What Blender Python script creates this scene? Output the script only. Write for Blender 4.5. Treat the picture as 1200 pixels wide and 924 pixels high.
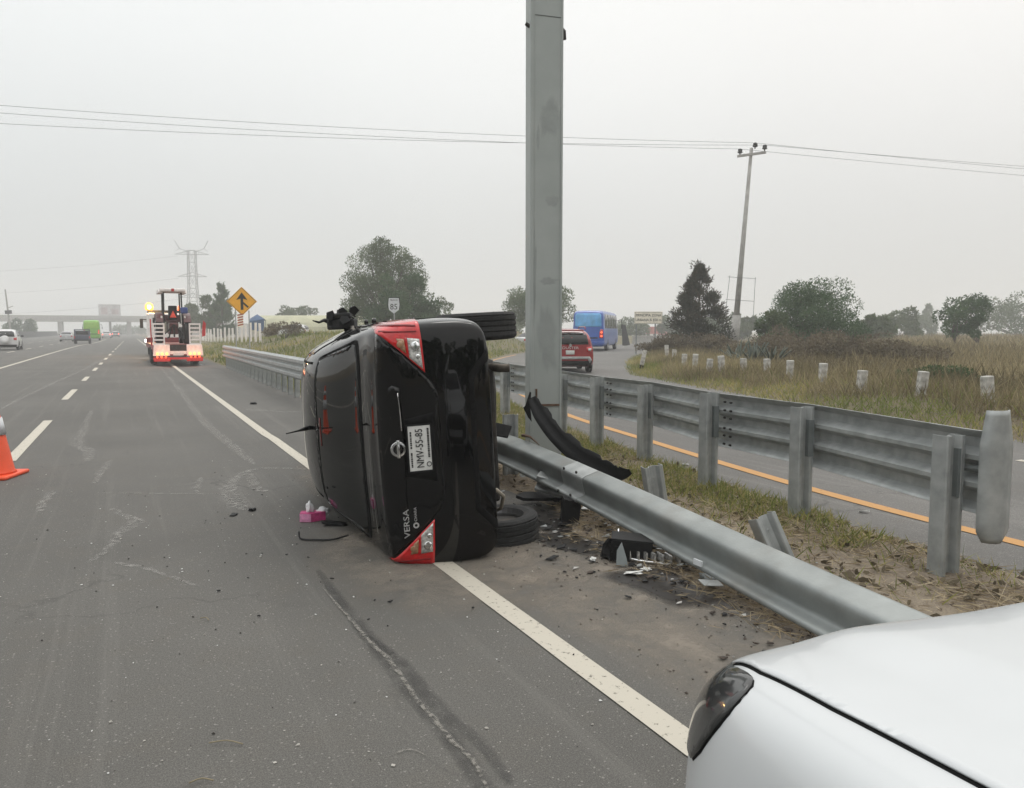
import bpy, bmesh, math, random
import numpy as np
from mathutils import Vector, Matrix
from mathutils.bvhtree import BVHTree
from mathutils import noise as mnoise
random.seed(7); rng = np.random.default_rng(11)
R_ = math.radians
S = bpy.context.scene
C = S.collection
for o in list(bpy.data.objects): bpy.data.objects.remove(o)

# ------------------------------------------------------------------ camera
CAM = Vector((0, 0, 1.57))
FPX = 900.0
PIT = math.atan(74 / 900); YAW = math.atan(452 / math.hypot(900, 74))
FW = Vector((math.sin(YAW)*math.cos(PIT), math.cos(YAW)*math.cos(PIT), -math.sin(PIT)))
RT = Vector((math.cos(YAW), -math.sin(YAW), 0)); UP = RT.cross(FW)
cd = bpy.data.cameras.new('camera'); cam = bpy.data.objects.new('camera', cd); C.objects.link(cam)
cd.sensor_width = 36; cd.lens = 27; cd.clip_start = 0.05; cd.clip_end = 6000
M = Matrix((RT, UP, -FW)).transposed().to_4x4(); M.translation = CAM
cam.matrix_world = M; S.camera = cam
S.render.resolution_x = 1024; S.render.resolution_y = 788
S.view_settings.view_transform = 'Standard'; S.view_settings.look = 'None'
S.view_settings.exposure = 0.0; S.view_settings.gamma = 1.0
S.cycles.max_bounces = 8; S.cycles.volume_bounces = 2; S.cycles.transparent_max_bounces = 12

# survey helpers: camera axes to site coordinates (X right of the lane, Y along the road)
FH = Vector((math.sin(YAW), math.cos(YAW), 0))
def at(px, d, z=0.0):            # site point at bearing px and forward distance d
    r = (px - 600) * d / FPX
    p = RT * r + FH * d
    return Vector((p.x, p.y, z))
def gnd(px, py, z=0.0):
    v = FW * FPX + RT * (px - 600) + UP * (462 - py)
    t = (z - CAM.z) / v.z
    return CAM + v * t

# ------------------------------------------------------------------ sky, sun, overcast
w = bpy.data.worlds.new('World'); S.world = w; w.use_nodes = True
nt = w.node_tree; N = nt.nodes; Lk = nt.links
for n in list(N): N.remove(n)
SUN_EL, SUN_AZ = R_(58), R_(38)
out = N.new('ShaderNodeOutputWorld'); bg = N.new('ShaderNodeBackground'); bg.inputs[1].default_value = 0.1
sky = N.new('ShaderNodeTexSky'); sky.sky_type = 'NISHITA'; sky.sun_disc = False
sky.sun_elevation = SUN_EL; sky.sun_rotation = SUN_AZ; sky.air_density = 1.0; sky.dust_density = 4.0
tc = N.new('ShaderNodeTexCoord'); sep = N.new('ShaderNodeSeparateXYZ'); Lk.new(tc.outputs['Generated'], sep.inputs[0])
rmp = N.new('ShaderNodeValToRGB'); Lk.new(sep.outputs['Z'], rmp.inputs[0])
ce = rmp.color_ramp; ce.interpolation = 'EASE'
ce.elements[0].position = 0.0; ce.elements[0].color = (.335, .339, .339, 1)
ce.elements[1].position = 1.0; ce.elements[1].color = (1.0, .995, .985, 1)
e = ce.elements.new(.40); e.color = (.515, .512, .506, 1)
cn = N.new('ShaderNodeTexNoise'); cn.inputs['Scale'].default_value = 2.2; cn.inputs['Detail'].default_value = 3
Lk.new(tc.outputs['Generated'], cn.inputs['Vector'])
cm = N.new('ShaderNodeMapRange'); cm.inputs[3].default_value = 20.0; cm.inputs[4].default_value = 22.4
Lk.new(cn.outputs['Fac'], cm.inputs[0])
mul = N.new('ShaderNodeVectorMath'); mul.operation = 'SCALE'; Lk.new(rmp.outputs[0], mul.inputs[0]); Lk.new(cm.outputs[0], mul.inputs['Scale'])
mx = N.new('ShaderNodeMix'); mx.data_type = 'RGBA'; mx.inputs[0].default_value = .95
Lk.new(sky.outputs[0], mx.inputs[6]); Lk.new(mul.outputs[0], mx.inputs[7])
dp = N.new('ShaderNodeVectorMath'); dp.operation = 'DOT_PRODUCT'; Lk.new(tc.outputs['Generated'], dp.inputs[0]); dp.inputs[1].default_value = tuple(RT)
tr = N.new('ShaderNodeValToRGB'); tr.color_ramp.elements[0].color = (.90, .935, .945, 1); tr.color_ramp.elements[1].color = (1.0, .985, .965, 1)
tm = N.new('ShaderNodeMapRange'); tm.inputs[1].default_value = -.75; tm.inputs[2].default_value = .75; Lk.new(dp.outputs['Value'], tm.inputs[0]); Lk.new(tm.outputs[0], tr.inputs[0])
ml_ = N.new('ShaderNodeMix'); ml_.data_type = 'RGBA'; ml_.blend_type = 'MULTIPLY'; ml_.inputs[0].default_value = 1; Lk.new(mx.outputs[2], ml_.inputs[6]); Lk.new(tr.outputs[0], ml_.inputs[7])
Lk.new(ml_.outputs[2], bg.inputs[0]); Lk.new(bg.outputs[0], out.inputs[0])
sl = bpy.data.lights.new('sun', 'SUN'); sl.energy = 0.7; sl.angle = R_(25); sl.color = (1, .97, .92)
so = bpy.data.objects.new('sun', sl); C.objects.link(so)
sd = Vector((math.sin(SUN_AZ)*math.cos(SUN_EL), math.cos(SUN_AZ)*math.cos(SUN_EL), math.sin(SUN_EL)))
so.rotation_euler = sd.to_track_quat('Z', 'Y').to_euler(); so.location = (30, 10, 60)

# ------------------------------------------------------------------ materials
MATS = {}
def mat(name, col, rough=.6, metal=0.0, var=.18, scale=6.0, bump=0.0, bscale=60.0, coat=0.0, spec=.5, col2=None, dirt=0.0, emit=None):
    if name in MATS: return MATS[name]
    m = bpy.data.materials.new(name); m.use_nodes = True
    n = m.node_tree.nodes; l = m.node_tree.links; b = n['Principled BSDF']
    b.inputs['Roughness'].default_value = rough; b.inputs['Metallic'].default_value = metal
    b.inputs['Coat Weight'].default_value = coat; b.inputs['Coat Roughness'].default_value = .05
    b.inputs['Specular IOR Level'].default_value = spec
    t = n.new('ShaderNodeTexCoord'); nz = n.new('ShaderNodeTexNoise'); nz.inputs['Scale'].default_value = scale
    nz.inputs['Detail'].default_value = 6; l.new(t.outputs['Object'], nz.inputs['Vector'])
    c2 = col2 or tuple(min(1, c * (1 + var)) for c in col); c1 = col if col2 else tuple(c * (1 - var) for c in col)
    r = n.new('ShaderNodeValToRGB'); r.color_ramp.elements[0].position = .35; r.color_ramp.elements[1].position = .68
    r.color_ramp.elements[0].color = (*c1, 1); r.color_ramp.elements[1].color = (*c2, 1)
    l.new(nz.outputs['Fac'], r.inputs[0]); cur = r.outputs[0]
    if dirt:
        d = n.new('ShaderNodeTexNoise'); d.inputs['Scale'].default_value = 3.3; d.inputs['Detail'].default_value = 8
        l.new(t.outputs['Object'], d.inputs['Vector'])
        dr = n.new('ShaderNodeMapRange'); dr.inputs[1].default_value = .52; dr.inputs[2].default_value = .75; dr.inputs[4].default_value = dirt
        l.new(d.outputs['Fac'], dr.inputs[0])
        x = n.new('ShaderNodeMix'); x.data_type = 'RGBA'; l.new(dr.outputs[0], x.inputs[0]); l.new(cur, x.inputs[6]); x.inputs[7].default_value = (.16, .13, .10, 1)
        cur = x.outputs[2]
        rr = n.new('ShaderNodeMapRange'); rr.inputs[3].default_value = rough; rr.inputs[4].default_value = min(1, rough + .35)
        l.new(dr.outputs[0], rr.inputs[0]); l.new(rr.outputs[0], b.inputs['Roughness'])
    l.new(cur, b.inputs['Base Color'])
    if bump:
        bn = n.new('ShaderNodeTexNoise'); bn.inputs['Scale'].default_value = bscale; bn.inputs['Detail'].default_value = 4
        l.new(t.outputs['Object'], bn.inputs['Vector'])
        bp = n.new('ShaderNodeBump'); bp.inputs['Strength'].default_value = bump; bp.inputs['Distance'].default_value = .01
        l.new(bn.outputs['Fac'], bp.inputs['Height']); l.new(bp.outputs[0], b.inputs['Normal'])
    if emit:
        b.inputs['Emission Color'].default_value = (*emit[0], 1); b.inputs['Emission Strength'].default_value = emit[1]
    MATS[name] = m; return m

def foliage(name, cols, rough=.75, sat=1.0):
    """leaf / blade material: per-leaf tone from the 'tone' attribute, plus noise"""
    if name in MATS: return MATS[name]
    m = bpy.data.materials.new(name); m.use_nodes = True
    n = m.node_tree.nodes; l = m.node_tree.links; b = n['Principled BSDF']; b.inputs['Roughness'].default_value = rough
    b.inputs['Specular IOR Level'].default_value = .25
    a = n.new('ShaderNodeAttribute'); a.attribute_name = 'tone'
    r = n.new('ShaderNodeValToRGB'); cr = r.color_ramp
    cr.elements[0].color = (*cols[0], 1); cr.elements[1].color = (*cols[-1], 1)
    for i, c in enumerate(cols[1:-1]):
        e = cr.elements.new((i + 1) / (len(cols) - 1)); e.color = (*c, 1)
    l.new(a.outputs['Fac'], r.inputs[0]); l.new(r.outputs[0], b.inputs['Base Color'])
    tr = n.new('ShaderNodeBsdfTranslucent'); l.new(r.outputs[0], tr.inputs[0])
    ms = n.new('ShaderNodeMixShader'); ms.inputs[0].default_value = .25
    o = n['Material Output']; l.new(b.outputs[0], ms.inputs[1]); l.new(tr.outputs[0], ms.inputs[2]); l.new(ms.outputs[0], o.inputs[0])
    MATS[name] = m; return m

def node_mat(name):
    m = bpy.data.materials.new(name); m.use_nodes = True; MATS[name] = m
    return m, m.node_tree.nodes, m.node_tree.links, m.node_tree.nodes['Principled BSDF']
def tnoise(n, l, src, scale, detail=5, stretch=None, rough=.55):
    z = n.new('ShaderNodeTexNoise'); z.inputs['Scale'].default_value = scale; z.inputs['Detail'].default_value = detail; z.inputs['Roughness'].default_value = rough
    if stretch:
        mp = n.new('ShaderNodeMapping'); mp.inputs['Scale'].default_value = stretch; l.new(src, mp.inputs[0]); l.new(mp.outputs[0], z.inputs['Vector'])
    else: l.new(src, z.inputs['Vector'])
    return z.outputs['Fac']
def mrange(n, l, v, a, b, c, d):
    x = n.new('ShaderNodeMapRange'); l.new(v, x.inputs[0])
    for i, q in enumerate((a, b, c, d)): x.inputs[i + 1].default_value = q
    return x.outputs[0]
def mixc(n, l, f, a, b, mode='MIX'):
    x = n.new('ShaderNodeMix'); x.data_type = 'RGBA'; x.blend_type = mode
    if hasattr(f, 'links'): l.new(f, x.inputs[0])
    else: x.inputs[0].default_value = f
    for i, q in ((6, a), (7, b)):
        if isinstance(q, tuple): x.inputs[i].default_value = (*q, 1)
        else: l.new(q, x.inputs[i])
    return x.outputs[2]

def asphalt(name, base, brown):
    m, n, l, b = node_mat(name)
    t = n.new('ShaderNodeTexCoord').outputs['Object']
    big = tnoise(n, l, t, .35, 4); track = tnoise(n, l, t, 1.0, 5, (1.1, .035, 1)); mid = tnoise(n, l, t, 3.0, 6)
    fine = tnoise(n, l, t, 75, 6, rough=.75); grain = tnoise(n, l, t, 190, 3, rough=.7); v = n.new('ShaderNodeTexVoronoi'); v.inputs['Scale'].default_value = 150; l.new(t, v.inputs['Vector'])
    c = mixc(n, l, mrange(n, l, big, .38, .62, 0, 1), tuple(x*.80 for x in base), tuple(x*1.17 for x in base))
    c = mixc(n, l, mrange(n, l, track, .42, .70, 0, .5), c, tuple(x*.70 for x in base))
    c = mixc(n, l, mrange(n, l, mid, .5, .75, 0, .55), c, brown)
    c = mixc(n, l, mrange(n, l, fine, .40, .62, .75, 0), c, tuple(x*.62 for x in base))
    c = mixc(n, l, mrange(n, l, grain, .38, .50, .8, 0), c, tuple(x*.40 for x in base))
    c = mixc(n, l, mrange(n, l, grain, .56, .68, 0, .6), c, tuple(min(1, x*1.75) for x in base))
    ck = n.new('ShaderNodeTexVoronoi'); ck.feature = 'DISTANCE_TO_EDGE'; ck.inputs['Scale'].default_value = .55
    dn = n.new('ShaderNodeTexNoise'); dn.inputs['Scale'].default_value = 2.2; dn.inputs['Detail'].default_value = 7; l.new(t, dn.inputs['Vector'])
    va = n.new('ShaderNodeVectorMath'); va.operation = 'MULTIPLY_ADD'; l.new(dn.outputs['Color'], va.inputs[0]); va.inputs[1].default_value = (.9, .9, 0); l.new(t, va.inputs[2]); l.new(va.outputs[0], ck.inputs['Vector'])
    cmk = n.new('ShaderNodeMath'); cmk.operation = 'MULTIPLY'; l.new(mrange(n, l, ck.outputs['Distance'], .0, .012, 1, 0), cmk.inputs[0]); l.new(mrange(n, l, big, .50, .60, 0, .7), cmk.inputs[1])
    c = mixc(n, l, cmk.outputs[0], c, tuple(x*.42 for x in base))
    streak = tnoise(n, l, t, 1.0, 6, (5.5, .10, 1), .7)
    c = mixc(n, l, mrange(n, l, streak, .54, .72, 0, .35), c, tuple(x*1.45 for x in base))
    vs = n.new('ShaderNodeSeparateColor'); l.new(v.outputs['Color'], vs.inputs[0])
    c = mixc(n, l, mrange(n, l, vs.outputs[0], .982, .99, 0, .45), c, tuple(min(1, x*2.6) for x in base))
    l.new(c, b.inputs['Base Color']); b.inputs['Roughness'].default_value = .82; b.inputs['Specular IOR Level'].default_value = .35
    bp = n.new('ShaderNodeBump'); bp.inputs['Strength'].default_value = .35; bp.inputs['Distance'].default_value = .006
    l.new(fine, bp.inputs['Height']); l.new(bp.outputs[0], b.inputs['Normal'])
    return m
def soil(name, cols, s1=.6, s2=9, bump=.6):
    m, n, l, b = node_mat(name)
    t = n.new('ShaderNodeTexCoord').outputs['Object']
    a = tnoise(n, l, t, s1, 5); d = tnoise(n, l, t, s2, 8, rough=.7); f = tnoise(n, l, t, 90, 4)
    c = mixc(n, l, mrange(n, l, a, .38, .62, 0, 1), cols[0], cols[1])
    c = mixc(n, l, mrange(n, l, d, .45, .65, 0, .8), c, cols[2])
    c = mixc(n, l, mrange(n, l, f, .45, .62, 0, .6), c, tuple(x*.55 for x in cols[0]))
    l.new(c, b.inputs['Base Color']); b.inputs['Roughness'].default_value = .95
    bp = n.new('ShaderNodeBump'); bp.inputs['Strength'].default_value = bump; bp.inputs['Distance'].default_value = .03
    l.new(d, bp.inputs['Height']); l.new(bp.outputs[0], b.inputs['Normal'])
    return m
def fade_mat(name, col, amount, scale, rough=.85, stretch=None, lo=.42, hi=.62):
    """thin worn film (chalk-like scrape, stain, paint) that breaks up with noise"""
    m, n, l, b = node_mat(name)
    t = n.new('ShaderNodeTexCoord').outputs['Object']
    a = tnoise(n, l, t, scale, 8, stretch, .7); uv = n.new('ShaderNodeAttribute'); uv.attribute_name = 'edge'
    mm = n.new('ShaderNodeMath'); mm.operation = 'MULTIPLY'; l.new(mrange(n, l, a, lo, hi, 0, amount), mm.inputs[0])
    l.new(mrange(n, l, uv.outputs['Fac'], 0.0, .6, 0, 1), mm.inputs[1])
    l.new(mm.outputs[0], b.inputs['Alpha']); b.inputs['Base Color'].default_value = (*col, 1); b.inputs['Roughness'].default_value = rough
    return m

ASPH = asphalt('asphalt_highway', (.131, .125, .114), (.137, .121, .099))
ASPH2 = asphalt('asphalt_ramp', (.165, .158, .148), (.17, .15, .125))
GALV = mat('galvanised_steel', (.30, .315, .312), .45, .35, .25, 9, .10, 90, col2=(.43, .445, .44), dirt=.10)
GALV_DULL = mat('weathered_galvanised_steel', (.16, .18, .18), .6, .3, .3, 5, .10, 80, col2=(.25, .27, .27), dirt=.5)
POLEGREY = mat('grey_column_paint', (.31, .335, .32), .6, .05, .1, 2.2, .05, 40, col2=(.37, .392, .378))
RUST = mat('rusty_steel', (.12, .07, .045), .85, .2, .4, 20)
BLACKPAINT = mat('black_car_paint', (.0022, .0022, .0025), .035, 0, .2, 4, spec=.42)
BLACKPLASTIC = mat('black_plastic', (.006, .006, .0065), .62, 0, .35, 25, .2, 120, spec=.3)
DARKMETAL = mat('dark_underbody_metal', (.03, .028, .026), .6, .5, .5, 15, .3, 60, dirt=.5)
GLASS = mat('dark_window_glass', (.004, .005, .005), .04, 0, .2, 2, spec=.42)
CHROME = mat('chrome', (.75, .75, .75), .15, 1.0, .05)
RUBBER = mat('tyre_rubber', (.018, .018, .018), .85, 0, .35, 30, .2, 100, dirt=.25)
RIM = mat('alloy_rim', (.35, .35, .36), .35, .8, .15)
RED = mat('red_lens', (.55, .012, .014), .12, 0, .15, 30, coat=.6)
CLEAR = mat('clear_lens', (.30, .295, .28), .12, .4, .3, 55, .5, 160, coat=.8, col2=(.72, .71, .68))
AMBER = mat('amber_lens', (.34, .18, .09), .15, 0, .25, 60, .4, 160, coat=.8)
WHITEPAINT = mat('white_car_paint', (.53, .545, .555), .25, 0, .02, 3, coat=.4)
HEADLIGHT = mat('smoked_headlight_lens', (.035, .036, .036), .10, 0, .15, 3, coat=.3)
PLATEWHITE = mat('plate_white', (.62, .62, .60), .45, 0, .08, 30)
PLATETXT = mat('plate_text', (.015, .015, .015), .6)
SILVERTXT = mat('silver_badge', (.6, .6, .6), .3, .6, .1)
SEAM = mat('seam_black', (.003, .003, .003), .8, spec=.2)
WHITEMETAL = mat('white_painted_metal', (.80, .76, .73), .5, 0, .08, 8, dirt=.12)
CONCRETE = mat('concrete', (.34, .33, .31), .9, 0, .18, 3, .3, 40)
DARKCONC = mat('dark_barrier_concrete', (.045, .045, .046), .9, 0, .25, 2, .3, 30)
BARK = mat('bark', (.075, .06, .048), .95, 0, .35, 14, .6, 30)
YELLOWSIGN = mat('yellow_sign_face', (.85, .42, .03), .4, 0, .06, 5)
SIGNBLACK = mat('sign_black', (.015, .013, .012), .5)
SIGNCREAM = mat('cream_sign_face', (.85, .80, .68), .5, 0, .1, 6)
CONEORANGE = mat('cone_orange', (.80, .085, .022), .45, 0, .06, 8)
CONEWHITE = mat('cone_reflective_white', (.62, .64, .66), .35, 0, .06, 20)
LEAF_DK = foliage('leaf_dark_green', [(.026, .052, .021), (.056, .105, .042), (.105, .165, .07)])
LEAF_MID = foliage('leaf_mid_green', [(.035, .055, .022), (.07, .105, .042), (.115, .155, .065)])
LEAF_GREY = foliage('leaf_grey_green', [(.05, .072, .034), (.098, .135, .062), (.15, .19, .095)])
LEAF_CONIFER = foliage('leaf_conifer', [(.02, .026, .014), (.04, .042, .02), (.085, .055, .035)])
LEAF_DRY = foliage('leaf_dry_brown', [(.07, .057, .038), (.135, .110, .072), (.22, .185, .12)])
GRASS = foliage('grass_green_yellow', [(.10, .14, .03), (.22, .235, .065), (.40, .33, .14)])
DRYGRASS = foliage('dry_weeds', [(.115, .094, .052), (.23, .19, .105), (.38, .32, .185)])
STRAW = foliage('straw', [(.17, .125, .075), (.33, .265, .165), (.50, .42, .29)])

# ------------------------------------------------------------------ mesh helpers
def link(name, me, m=None, parent=None, smooth=False):
    me.name = name
    o = bpy.data.objects.new(name, me); C.objects.link(o)
    if m is not None and not me.materials: me.materials.append(m)
    if smooth:
        me.polygons.foreach_set('use_smooth', [True] * len(me.polygons))
    if parent is not None: o.parent = parent
    return o
class MB:
    def __init__(s): s.v = []; s.f = []; s.mi = []; s.xf = None
    def add(s, vs, fs, k=0):
        b = len(s.v)
        if s.xf is not None: vs = [s.xf @ Vector(v) for v in vs]
        s.v += [tuple(v) for v in vs]; s.f += [tuple(b + i for i in f) for f in fs]; s.mi += [k] * len(fs); return s
    def box(s, c, d, rz=0.0, M=None, k=0, taper=1.0):
        x, y, z = (q / 2 for q in d)
        vs = [Vector((sx*x*(taper if sz > 0 else 1), sy*y*(taper if sz > 0 else 1), sz*z)) for sz in (-1, 1) for sy in (-1, 1) for sx in (-1, 1)]
        mm = M or Matrix.Rotation(rz, 3, 'Z'); c = Vector(c)
        return s.add([mm @ v + c for v in vs], [(0,2,3,1),(4,5,7,6),(0,1,5,4),(2,6,7,3),(0,4,6,2),(1,3,7,5)], k)
    def tube(s, pts, r, n=8, k=0, cap=True):
        pts = [Vector(p) for p in pts]; rs = r if isinstance(r, (list, tuple)) else [r] * len(pts)
        ring = []; vs = []; fs = []
        ref = None
        for i, p in enumerate(pts):
            t = (pts[min(i+1, len(pts)-1)] - pts[max(i-1, 0)]).normalized()
            if ref is None: ref = t.orthogonal().normalized()
            a = (ref - t * ref.dot(t)).normalized(); ref = a; b = t.cross(a)
            for j in range(n):
                th = 2*math.pi*j/n; vs.append(p + (a*math.cos(th) + b*math.sin(th)) * rs[i])
        for i in range(len(pts)-1):
            for j in range(n):
                j2 = (j+1) % n; fs.append((i*n+j, i*n+j2, (i+1)*n+j2, (i+1)*n+j))
        if cap: fs.append(tuple(range(n-1, -1, -1))); fs.append(tuple((len(pts)-1)*n + j for j in range(n)))
        return s.add(vs, fs, k)
    def lathe(s, prof, n=24, axis='Z', c=(0,0,0), k=0, cap=True):
        vs = []; fs = []; c = Vector(c)
        for r, h in prof:
            for j in range(n):
                th = 2*math.pi*j/n; a, b = r*math.cos(th), r*math.sin(th)
                vs.append(c + (Vector((a, b, h)) if axis == 'Z' else Vector((h, a, b)) if axis == 'X' else Vector((b, h, a))))
        for i in range(len(prof)-1):
            for j in range(n):
                j2 = (j+1) % n; fs.append((i*n+j, i*n+j2, (i+1)*n+j2, (i+1)*n+j))
        if cap: fs.append(tuple(range(n-1, -1, -1))); fs.append(tuple((len(prof)-1)*n+j for j in range(n)))
        return s.add(vs, fs, k)
    def prism(s, poly, a, b, plane='XZ', k=0):
        """2-D outline extruded between a and b along the third axis"""
        def q(p, t): return {'XZ': (p[0], t, p[1]), 'YZ': (t, p[0], p[1]), 'XY': (p[0], p[1], t)}[plane]
        n = len(poly); vs = [q(p, a) for p in poly] + [q(p, b) for p in poly]
        fs = [tuple(range(n)), tuple(range(2*n-1, n-1, -1))] + [(i, i+n, (i+1) % n + n, (i+1) % n) for i in range(n)]
        return s.add(vs, fs, k)
    def sweep(s, prof, path, k=0, upv=(0,0,1), tilt=None):
        """open profile of (out, up) offsets swept along a path; out = right-hand side of travel"""
        path = [Vector(p) for p in path]; vs = []; fs = []; m = len(prof)
        for i, p in enumerate(path):
            t = (path[min(i+1, len(path)-1)] - path[max(i-1, 0)]).normalized()
            u = Vector(upv); o = t.cross(u).normalized(); u = o.cross(t).normalized()
            if tilt:
                th = tilt[i] if isinstance(tilt, (list, tuple)) else tilt
                o, u = o*math.cos(th) + u*math.sin(th), u*math.cos(th) - o*math.sin(th)
            for a, b in prof: vs.append(p + o*a + u*b)
        for i in range(len(path)-1):
            for j in range(m-1): fs.append((i*m+j, i*m+j+1, (i+1)*m+j+1, (i+1)*m+j))
        return s.add(vs, fs, k)
    def build(s, name, m, parent=None, smooth=False, bevel=0, solid=0, subsurf=0, solid_off=0):
        me = bpy.data.meshes.new(name); me.from_pydata(s.v, [], s.f)
        ms = m if isinstance(m, (list, tuple)) else [m]
        for q in ms: me.materials.append(q)
        if len(ms) > 1: me.polygons.foreach_set('material_index', s.mi)
        bm = bmesh.new(); bm.from_mesh(me); bmesh.ops.recalc_face_normals(bm, faces=bm.faces); bm.to_mesh(me); bm.free()
        o = link(name, me, None, parent, smooth)
        if solid:
            d = o.modifiers.new('solid', 'SOLIDIFY'); d.thickness = solid; d.offset = solid_off
        if bevel:
            d = o.modifiers.new('bevel', 'BEVEL'); d.width = bevel; d.segments = 2; d.limit_method = 'ANGLE'
        if subsurf:
            d = o.modifiers.new('sub', 'SUBSURF'); d.levels = d.render_levels = subsurf
        return o
def tag(o, label=None, cat=None, group=None, kind=None):
    for k, v in (('label', label), ('category', cat), ('group', group), ('kind', kind)):
        if v: o[k] = v
    return o
def thing(name, label, cat, loc=(0,0,0), rz=0.0, group=None):
    o = bpy.data.objects.new(name, None); C.objects.link(o); o.empty_display_size = .2
    o.location = loc; o.rotation_euler = (0, 0, rz); return tag(o, label, cat, group)
def kids(o): return [c for c in bpy.data.objects if c.parent == o]
def copy_tree(o, parent=None):
    c = o.copy(); C.objects.link(c)
    if parent is not None: c.parent = parent
    for ch in kids(o): copy_tree(ch, c)
    return c
def text_mesh(txt, size, depth=.002):
    cu = bpy.data.curves.new('text', 'FONT'); cu.body = txt; cu.size = size; cu.extrude = depth; cu.align_x = 'CENTER'; cu.align_y = 'CENTER'
    cu.resolution_u = 3
    o = bpy.data.objects.new('text', cu); C.objects.link(o); bpy.context.view_layer.update()
    me = bpy.data.meshes.new_from_object(o.evaluated_get(bpy.context.evaluated_depsgraph_get()))
    bpy.data.objects.remove(o); return me
def text_on(name, txt, size, m, parent, M, depth=.002, sx=1.0):
    me = text_mesh(txt, size, depth); me.transform(Matrix.Diagonal((sx, 1, 1, 1))); me.transform(M); me.materials.clear()
    return link(name, me, m, parent)
def frame(o, x, y):          # matrix with local X = x, local Y = y at origin o
    x = Vector(x).normalized(); y = Vector(y).normalized(); z = x.cross(y)
    m = Matrix((x, y, z)).transposed().to_4x4(); m.translation = Vector(o); return m
def sstep(a, b, x):
    t = max(0.0, min(1.0, (x - a) / (b - a))); return t*t*(3 - 2*t)
def lerp_tab(tab, x):
    if x <= tab[0][0]: return tab[0][1]
    for (a, p), (b, q) in zip(tab, tab[1:]):
        if x <= b: return p + (q - p) * (x - a) / (b - a)
    return tab[-1][1]
def smooth_poly(pts, n=4, closed=True):
    pts = [Vector(p) for p in pts]; out = []; L = len(pts)
    for i in range(L if closed else L-1):
        g = (lambda k: pts[k % L]) if closed else (lambda k: pts[max(0, min(L-1, k))])
        p0, p1, p2, p3 = g(i-1), g(i), g(i+1), g(i+2)
        for k in range(n):
            t = k / n
            out.append(.5*((2*p1) + (p2-p0)*t + (2*p0-5*p1+4*p2-p3)*t*t + (3*p1-p0-3*p2+p3)*t**3))
    if not closed: out.append(pts[-1])
    return out

# ------------------------------------------------------------------ ground, roads
RAMP_L = [(-14, 4.9), (3.3, 5.1), (5.6, 5.35), (9, 6.0), (12.6, 6.75), (18, 8.5), (25, 11.2), (35, 15.6), (45, 22.2), (57, 32), (78, 55), (110, 92)]
RAMP_R = [(-14, 10.6), (4, 10.6), (8.3, 11.5), (12, 12.6), (16, 13.8), (22.3, 15.8), (27, 18.9), (31.7, 22.2), (38, 27.2), (45, 33.5), (66, 54), (86, 78), (110, 106)]
def rampL(y): return lerp_tab(RAMP_L, y)
def rampR(y): return lerp_tab(RAMP_R, y)
def n3(x, y, s, o=0): return mnoise.noise(Vector((x*s, y*s, o)))
def bank_h(x, y):
    L, Rr = 3.75, rampL(y)
    if x < L or x > Rr: return 0
    h = 1.35*sstep(4.3, 12.5, x)*sstep(0, 7, Rr - x)*sstep(24, 46, y)*(1 - .45*sstep(60, 76, y))
    return h + .02*min(1, (x-L)*2)*min(1, (Rr-x)*2)*(1+n3(x, y, .8)) + .12*h*n3(x, y, .35, 3)
def verge_left(y): return 3.28 + .22*n3(.0, y, .9, 5) + .10*n3(0, y, 3.1, 9) - .25*sstep(6.5, 3.0, y) + .4*sstep(9, 16, y)
def verge_h(x, y):
    a, b = x - verge_left(y), rampL(y) + .08*n3(0, y, 1.7, 2) - x
    e = min(a, b)
    return max(-.03, min(.06, .16*e)) + (.022*n3(x, y, 2.3) + .012*n3(x, y, 7.0, 4) if e > .05 else 0)
def field_h(x, y):
    a = x - rampR(y) if y < 110 else x-106
    return -.02 + .25*sstep(0, 2.5, a) + .10*sstep(.5, 3, a)*n3(x, y, .35) + .5*sstep(8, 60, a)*(1 + .6*n3(x, y, .05, 2))

def strip(name, m, Lf, Rf, ys, nt_, hf, power=1.0, smooth=True, kind='structure'):
    vs = []; fs = []
    for y in ys:
        a, b = Lf(y), Rf(y)
        for j in range(nt_+1):
            x = a + (b-a)*(j/nt_)**power; vs.append((x, y, hf(x, y)))
    w_ = nt_+1
    for i in range(len(ys)-1):
        for j in range(nt_): fs.append((i*w_+j, i*w_+j+1, (i+1)*w_+j+1, (i+1)*w_+j))
    me = bpy.data.meshes.new(name); me.from_pydata(vs, [], fs)
    o = link(name, me, m, None, smooth); return tag(o, kind=kind)
EARTH = soil('dry_earth', ((.16, .125, .085), (.20, .165, .105), (.12, .095, .062)), .1, 2)
VERGE = soil('verge_dirt', ((.22, .178, .132), (.28, .235, .17), (.16, .125, .092)), 1.2, 11, .8)
BANKM = soil('grassy_bank_soil', ((.12, .115, .05), (.15, .12, .07), (.17, .14, .08)), .25, 3)
FIELDM = soil('weedy_field_soil', ((.115, .088, .052), (.145, .115, .06), (.08, .066, .034)), .12, 2.5)
strip('ground', EARTH, lambda y: -1000, lambda y: 1000, [-300, -20, 200, 1000], 6, lambda x, y: -.09)
ys = [-14, 0, 20, 60, 120, 250, 500, 950]
road = strip('highway_road', ASPH, lambda y: -21.5, lambda y: 3.9 if y > 19 else 4.2, ys, 6, lambda x, y: 0)
rys = [-14 + 2*i for i in range(63)]
ramp = strip('exit_ramp_road', ASPH2, lambda y: rampL(y) - .35, lambda y: rampR(y) + .3, rys, 6, lambda x, y: .002)
verge = strip('dirt_verge', VERGE, lambda y: verge_left(y) - .25, lambda y: rampL(y) + .3, [-6 + .07*i for i in range(360)], 48, verge_h)
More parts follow.
